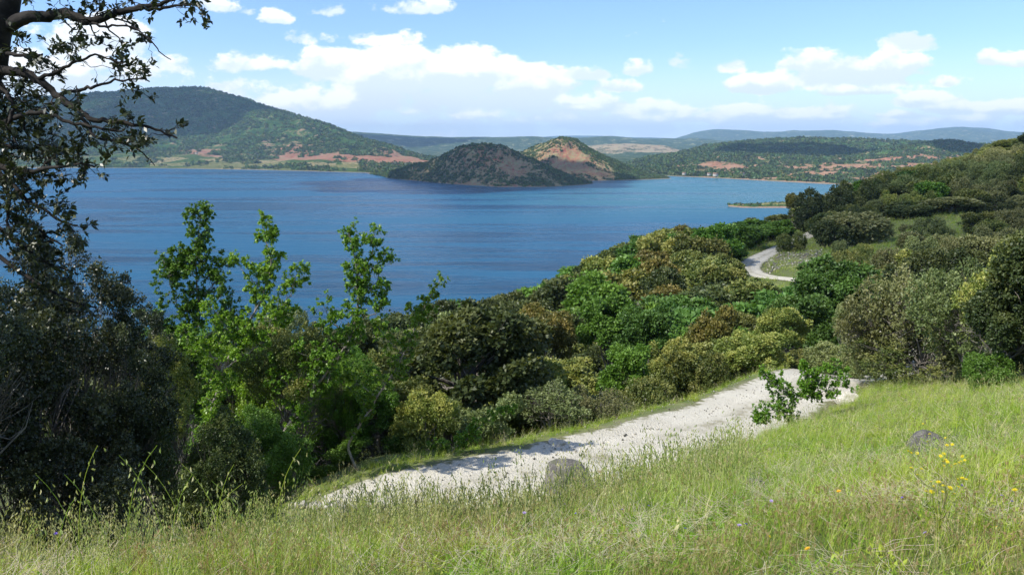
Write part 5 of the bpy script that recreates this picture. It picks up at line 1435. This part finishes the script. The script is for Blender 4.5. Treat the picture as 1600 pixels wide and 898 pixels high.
# ================================================================ a few buildings far across the water
def house(px, py, D, w_, label):
    P_ = pix(px, py, D); z = float(P_[2]); m = b_wall
    rt = empty('house', (float(P_[0]), D, z - 2), label, 'house', 'tiny houses across the lake')
    w_ *= .7; h, d = w_ * .35, w_ * .6
    V = [(-w_ / 2, -d / 2, 0), (w_ / 2, -d / 2, 0), (w_ / 2, d / 2, 0), (-w_ / 2, d / 2, 0), (-w_ / 2, -d / 2, h + 2), (w_ / 2, -d / 2, h + 2), (w_ / 2, d / 2, h + 2), (-w_ / 2, d / 2, h + 2)]
    link('wall', mesh_np('wall', V, np.array([[0, 1, 5, 4], [1, 2, 6, 5], [2, 3, 7, 6], [3, 0, 4, 7]]), None, False, [b_wall]), rt)
    e = .5; t = h + 2
    V = [(-w_ / 2 - e, -d / 2 - e, t), (w_ / 2 + e, -d / 2 - e, t), (w_ / 2 + e, d / 2 + e, t), (-w_ / 2 - e, d / 2 + e, t), (-w_ / 2 - e, 0, t + d * .25), (w_ / 2 + e, 0, t + d * .25)]
    link('roof', mesh_np('roof', V, [np.array([[0, 1, 5, 4], [2, 3, 4, 5], [0, 3, 2, 1]]), np.array([[1, 2, 5], [3, 0, 4]])], None, False, [b_roof]), rt)


b_wall, N, out = material('pale_render'); s = N.a('ShaderNodeBsdfDiffuse', {'Color': N.mix(N.noise(N.a('ShaderNodeTexCoord').outputs['Object'], .5), (0.40, .36, .30), (.48, .44, .38))}); N.l.new(s.outputs[0], out.inputs[0])
b_roof, N, out = material('tile_roof'); s = N.a('ShaderNodeBsdfDiffuse', {'Color': N.mix(N.noise(N.a('ShaderNodeTexCoord').outputs['Object'], .8), (0.32, .16, .10), (.42, .24, .16))}); N.l.new(s.outputs[0], out.inputs[0])
for (px, py, D, w_, lb) in [(307, 239.5, 3000, 14, 'tiny white farmhouse in the fields below the green mountain'), (190, 232, 3250, 16, 'pale house seen under the oak bough near the mountain foot'), (204, 233, 3250, 20, 'larger pale house right beside the one under the oak bough'),
                            (1069, 272, 1960, 12, 'small pale house leftmost on the far right shore'), (1108, 273, 1900, 12, 'pale house amid trees halfway along the far right shore'), (1118, 274, 1880, 16, 'long pale house right of its neighbour on the far right shore'), (1160, 272, 1950, 12, 'small house highest above the far right shore')]:
    house(px, py, D, w_, lb)

# ================================================================ clouds that lie toward the sun, above the view
m, N, out = material('cloud_vapour')
f = N.noise(N.a('ShaderNodeTexCoord').outputs['Object'], 1.6, 6, .6)
lw = N.a('ShaderNodeLayerWeight', {'Blend': .45}).outputs['Facing']
d_ = N.a('ShaderNodeBsdfDiffuse', {'Color': (.9, .9, .9, 1)}); t_ = N.a('ShaderNodeBsdfTransparent', {})
op = N.m('MULTIPLY', N.ramp(f, .30, .50, 0, .95), N.ramp(lw, .95, .55))
mx = N.a('ShaderNodeMixShader', {0: op, 1: t_.outputs[0], 2: d_.outputs[0]}); N.l.new(mx.outputs[0], out.inputs[0])
M_CLOUD = m
m, N, out = material('thin_cloud_vapour'); f = N.noise(N.a('ShaderNodeTexCoord').outputs['Object'], 1.6, 6, .6)
mx = N.a('ShaderNodeMixShader', {0: N.m('MULTIPLY', N.ramp(f, .2, .6), .42), 1: N.a('ShaderNodeBsdfTransparent', {}).outputs[0], 2: N.a('ShaderNodeBsdfDiffuse', {'Color': (.9, .9, .9, 1)}).outputs[0]}); N.l.new(mx.outputs[0], out.inputs[0])
M_THIN = m


def cloud(px, py, D, rx_, ry_, label, alt=1500.0, mat=None):
    """a flat cumulus placed so that its shadow falls on the ground seen at (px, py)"""
    T = pix(px, py, D); C_ = T + SUN * ((alt - T[2]) / SUN[2])
    import bmesh
    bm = bmesh.new(); bmesh.ops.create_icosphere(bm, subdivisions=5, radius=1.0)
    V = np.array([v.co[:] for v in bm.verts]); F = np.array([[v.index for v in f.verts] for f in bm.faces]); bm.free()
    nz = fbm(V[:, 0] * 3 + V[:, 2], V[:, 1] * 3 - V[:, 2], 1.0, 5, int(abs(px)) + 3)
    V = V * (0.55 + .9 * nz[:, None]); V[:, 2] = np.where(V[:, 2] < 0, V[:, 2] * .25, V[:, 2])
    o = link('cloud', mesh_np('cloud', V, F, None, True, [mat or M_CLOUD]), None, C_); o.scale = (rx_, ry_, min(rx_, ry_) * .45)
    tag(o, label, kind='stuff')


cloud(700, 262, 1640, 320, 300, 'cumulus over the near shore whose shade darkens the red hill')
cloud(20, 190, 4000, 1100, 900, 'cumulus whose shade lies on the left end of the mountain')
cloud(1250, 243, 2900, 330, 260, 'small cumulus shading a patch of the lakeside hill')
cloud(1540, 222, 2700, 330, 300, 'small cumulus shading the summit of the right-hand hill')
cloud(640, 232, 7800, 900, 800, 'cumulus shading the far ridge')
cloud(1490, 315, 140, 62, 50, 'thin cumulus veiling the sun over the scrub slope on the right', mat=M_THIN)

# ================================================================ labels for the wood
CN = {'dark': 'dark green', 'olive': 'olive green', 'vivid': 'bright green', 'teal': 'deep green', 'rust': 'rusty brown', 'yellow': 'yellow-green', 'grey': 'grey-green', 'brown': 'brownish', 'blackish': 'very dark', 'maple': 'fresh green'}
KN = {'holm_oak': ('holm oak', 'tree'), 'downy_oak': ('downy oak', 'tree'), 'shrub': ('bush', 'bush')}
def zone(t):
    px, D = t['px'], t['D']
    if D < 12 and px < 260: return "in the dark left thicket"
    if D < 19 and px < 680: return "in the thicket before the lake"
    if px > 1480 and D < 26: return "by the meadow's right end"
    if px > 1290 and D < 30: return "at the top of the meadow"
    if px > 1250:
        if D > 175: return "on the near hill's crest"
        if D > 138: return "above the hill's grassy strip"
        if D > 80: return "around the hill's clearings"
        return "below the hill's clearings"
    if D < 32: return "beside the white track"
    if t['top'] - treeline(px) < 14: return "along the wood's lakeside edge"
    if D > 85: return "deep in the wood's far end"
    return "in the middle of the wood"


from collections import defaultdict
bk = defaultdict(list)
for t in TREES:
    hs = t['H'] ; size = 'small' if hs < 2.6 else ('tall' if hs > 5.2 else 'rounded')
    bk[(t['name'], t['colour'], size, zone(t))].append(t)
for (nm, cl, size, zn), L in bk.items():
    L.sort(key=lambda t: t['px'])
    for k, t in enumerate(L):
        core = '%s %s %s' % (size, CN[cl], KN[nm][0])
        lab = core + ' ' + zn if len(L) == 1 else '%s %s from the left %s' % (ORD[k], core, zn) if len(L) > 2 else '%s one of two %ss %s' % (('left', 'right')[k], core, zn)
        lab = lab.replace('bushs', 'bushes')
        tag(t['root'], lab, KN[nm][1], KN[nm][0] + ('es' if nm == 'shrub' else 's') + ' ' + zn)
# ---------------------------------------------------------------- haze
HX, HY0, HY1, HZ0, HZ1 = 22000.0, -9500.0, 22500.0, -110.0, 470.0
V = [(x, y, z) for x in (-HX, HX) for y in (HY0, HY1) for z in (HZ0, HZ1)]
F = np.array([[0, 1, 3, 2], [4, 6, 7, 5], [0, 4, 5, 1], [2, 3, 7, 6], [0, 2, 6, 4], [1, 5, 7, 3]])
m = bpy.data.materials.new('haze_air'); m.use_nodes = True; m.node_tree.nodes.clear(); N = NT(m.node_tree)
pv = N.a('ShaderNodeVolumePrincipled', {'Color': (0.46, 0.71, 1.0, 1), 'Density': 5.6e-5, 'Anisotropy': 0.0})
N.l.new(pv.outputs[0], N.a('ShaderNodeOutputMaterial').inputs['Volume'])
hz = link('haze', mesh_np('haze', V, F, None, False, [m])); tag(hz, 'thin blue haze over the lake and hills', kind='stuff')
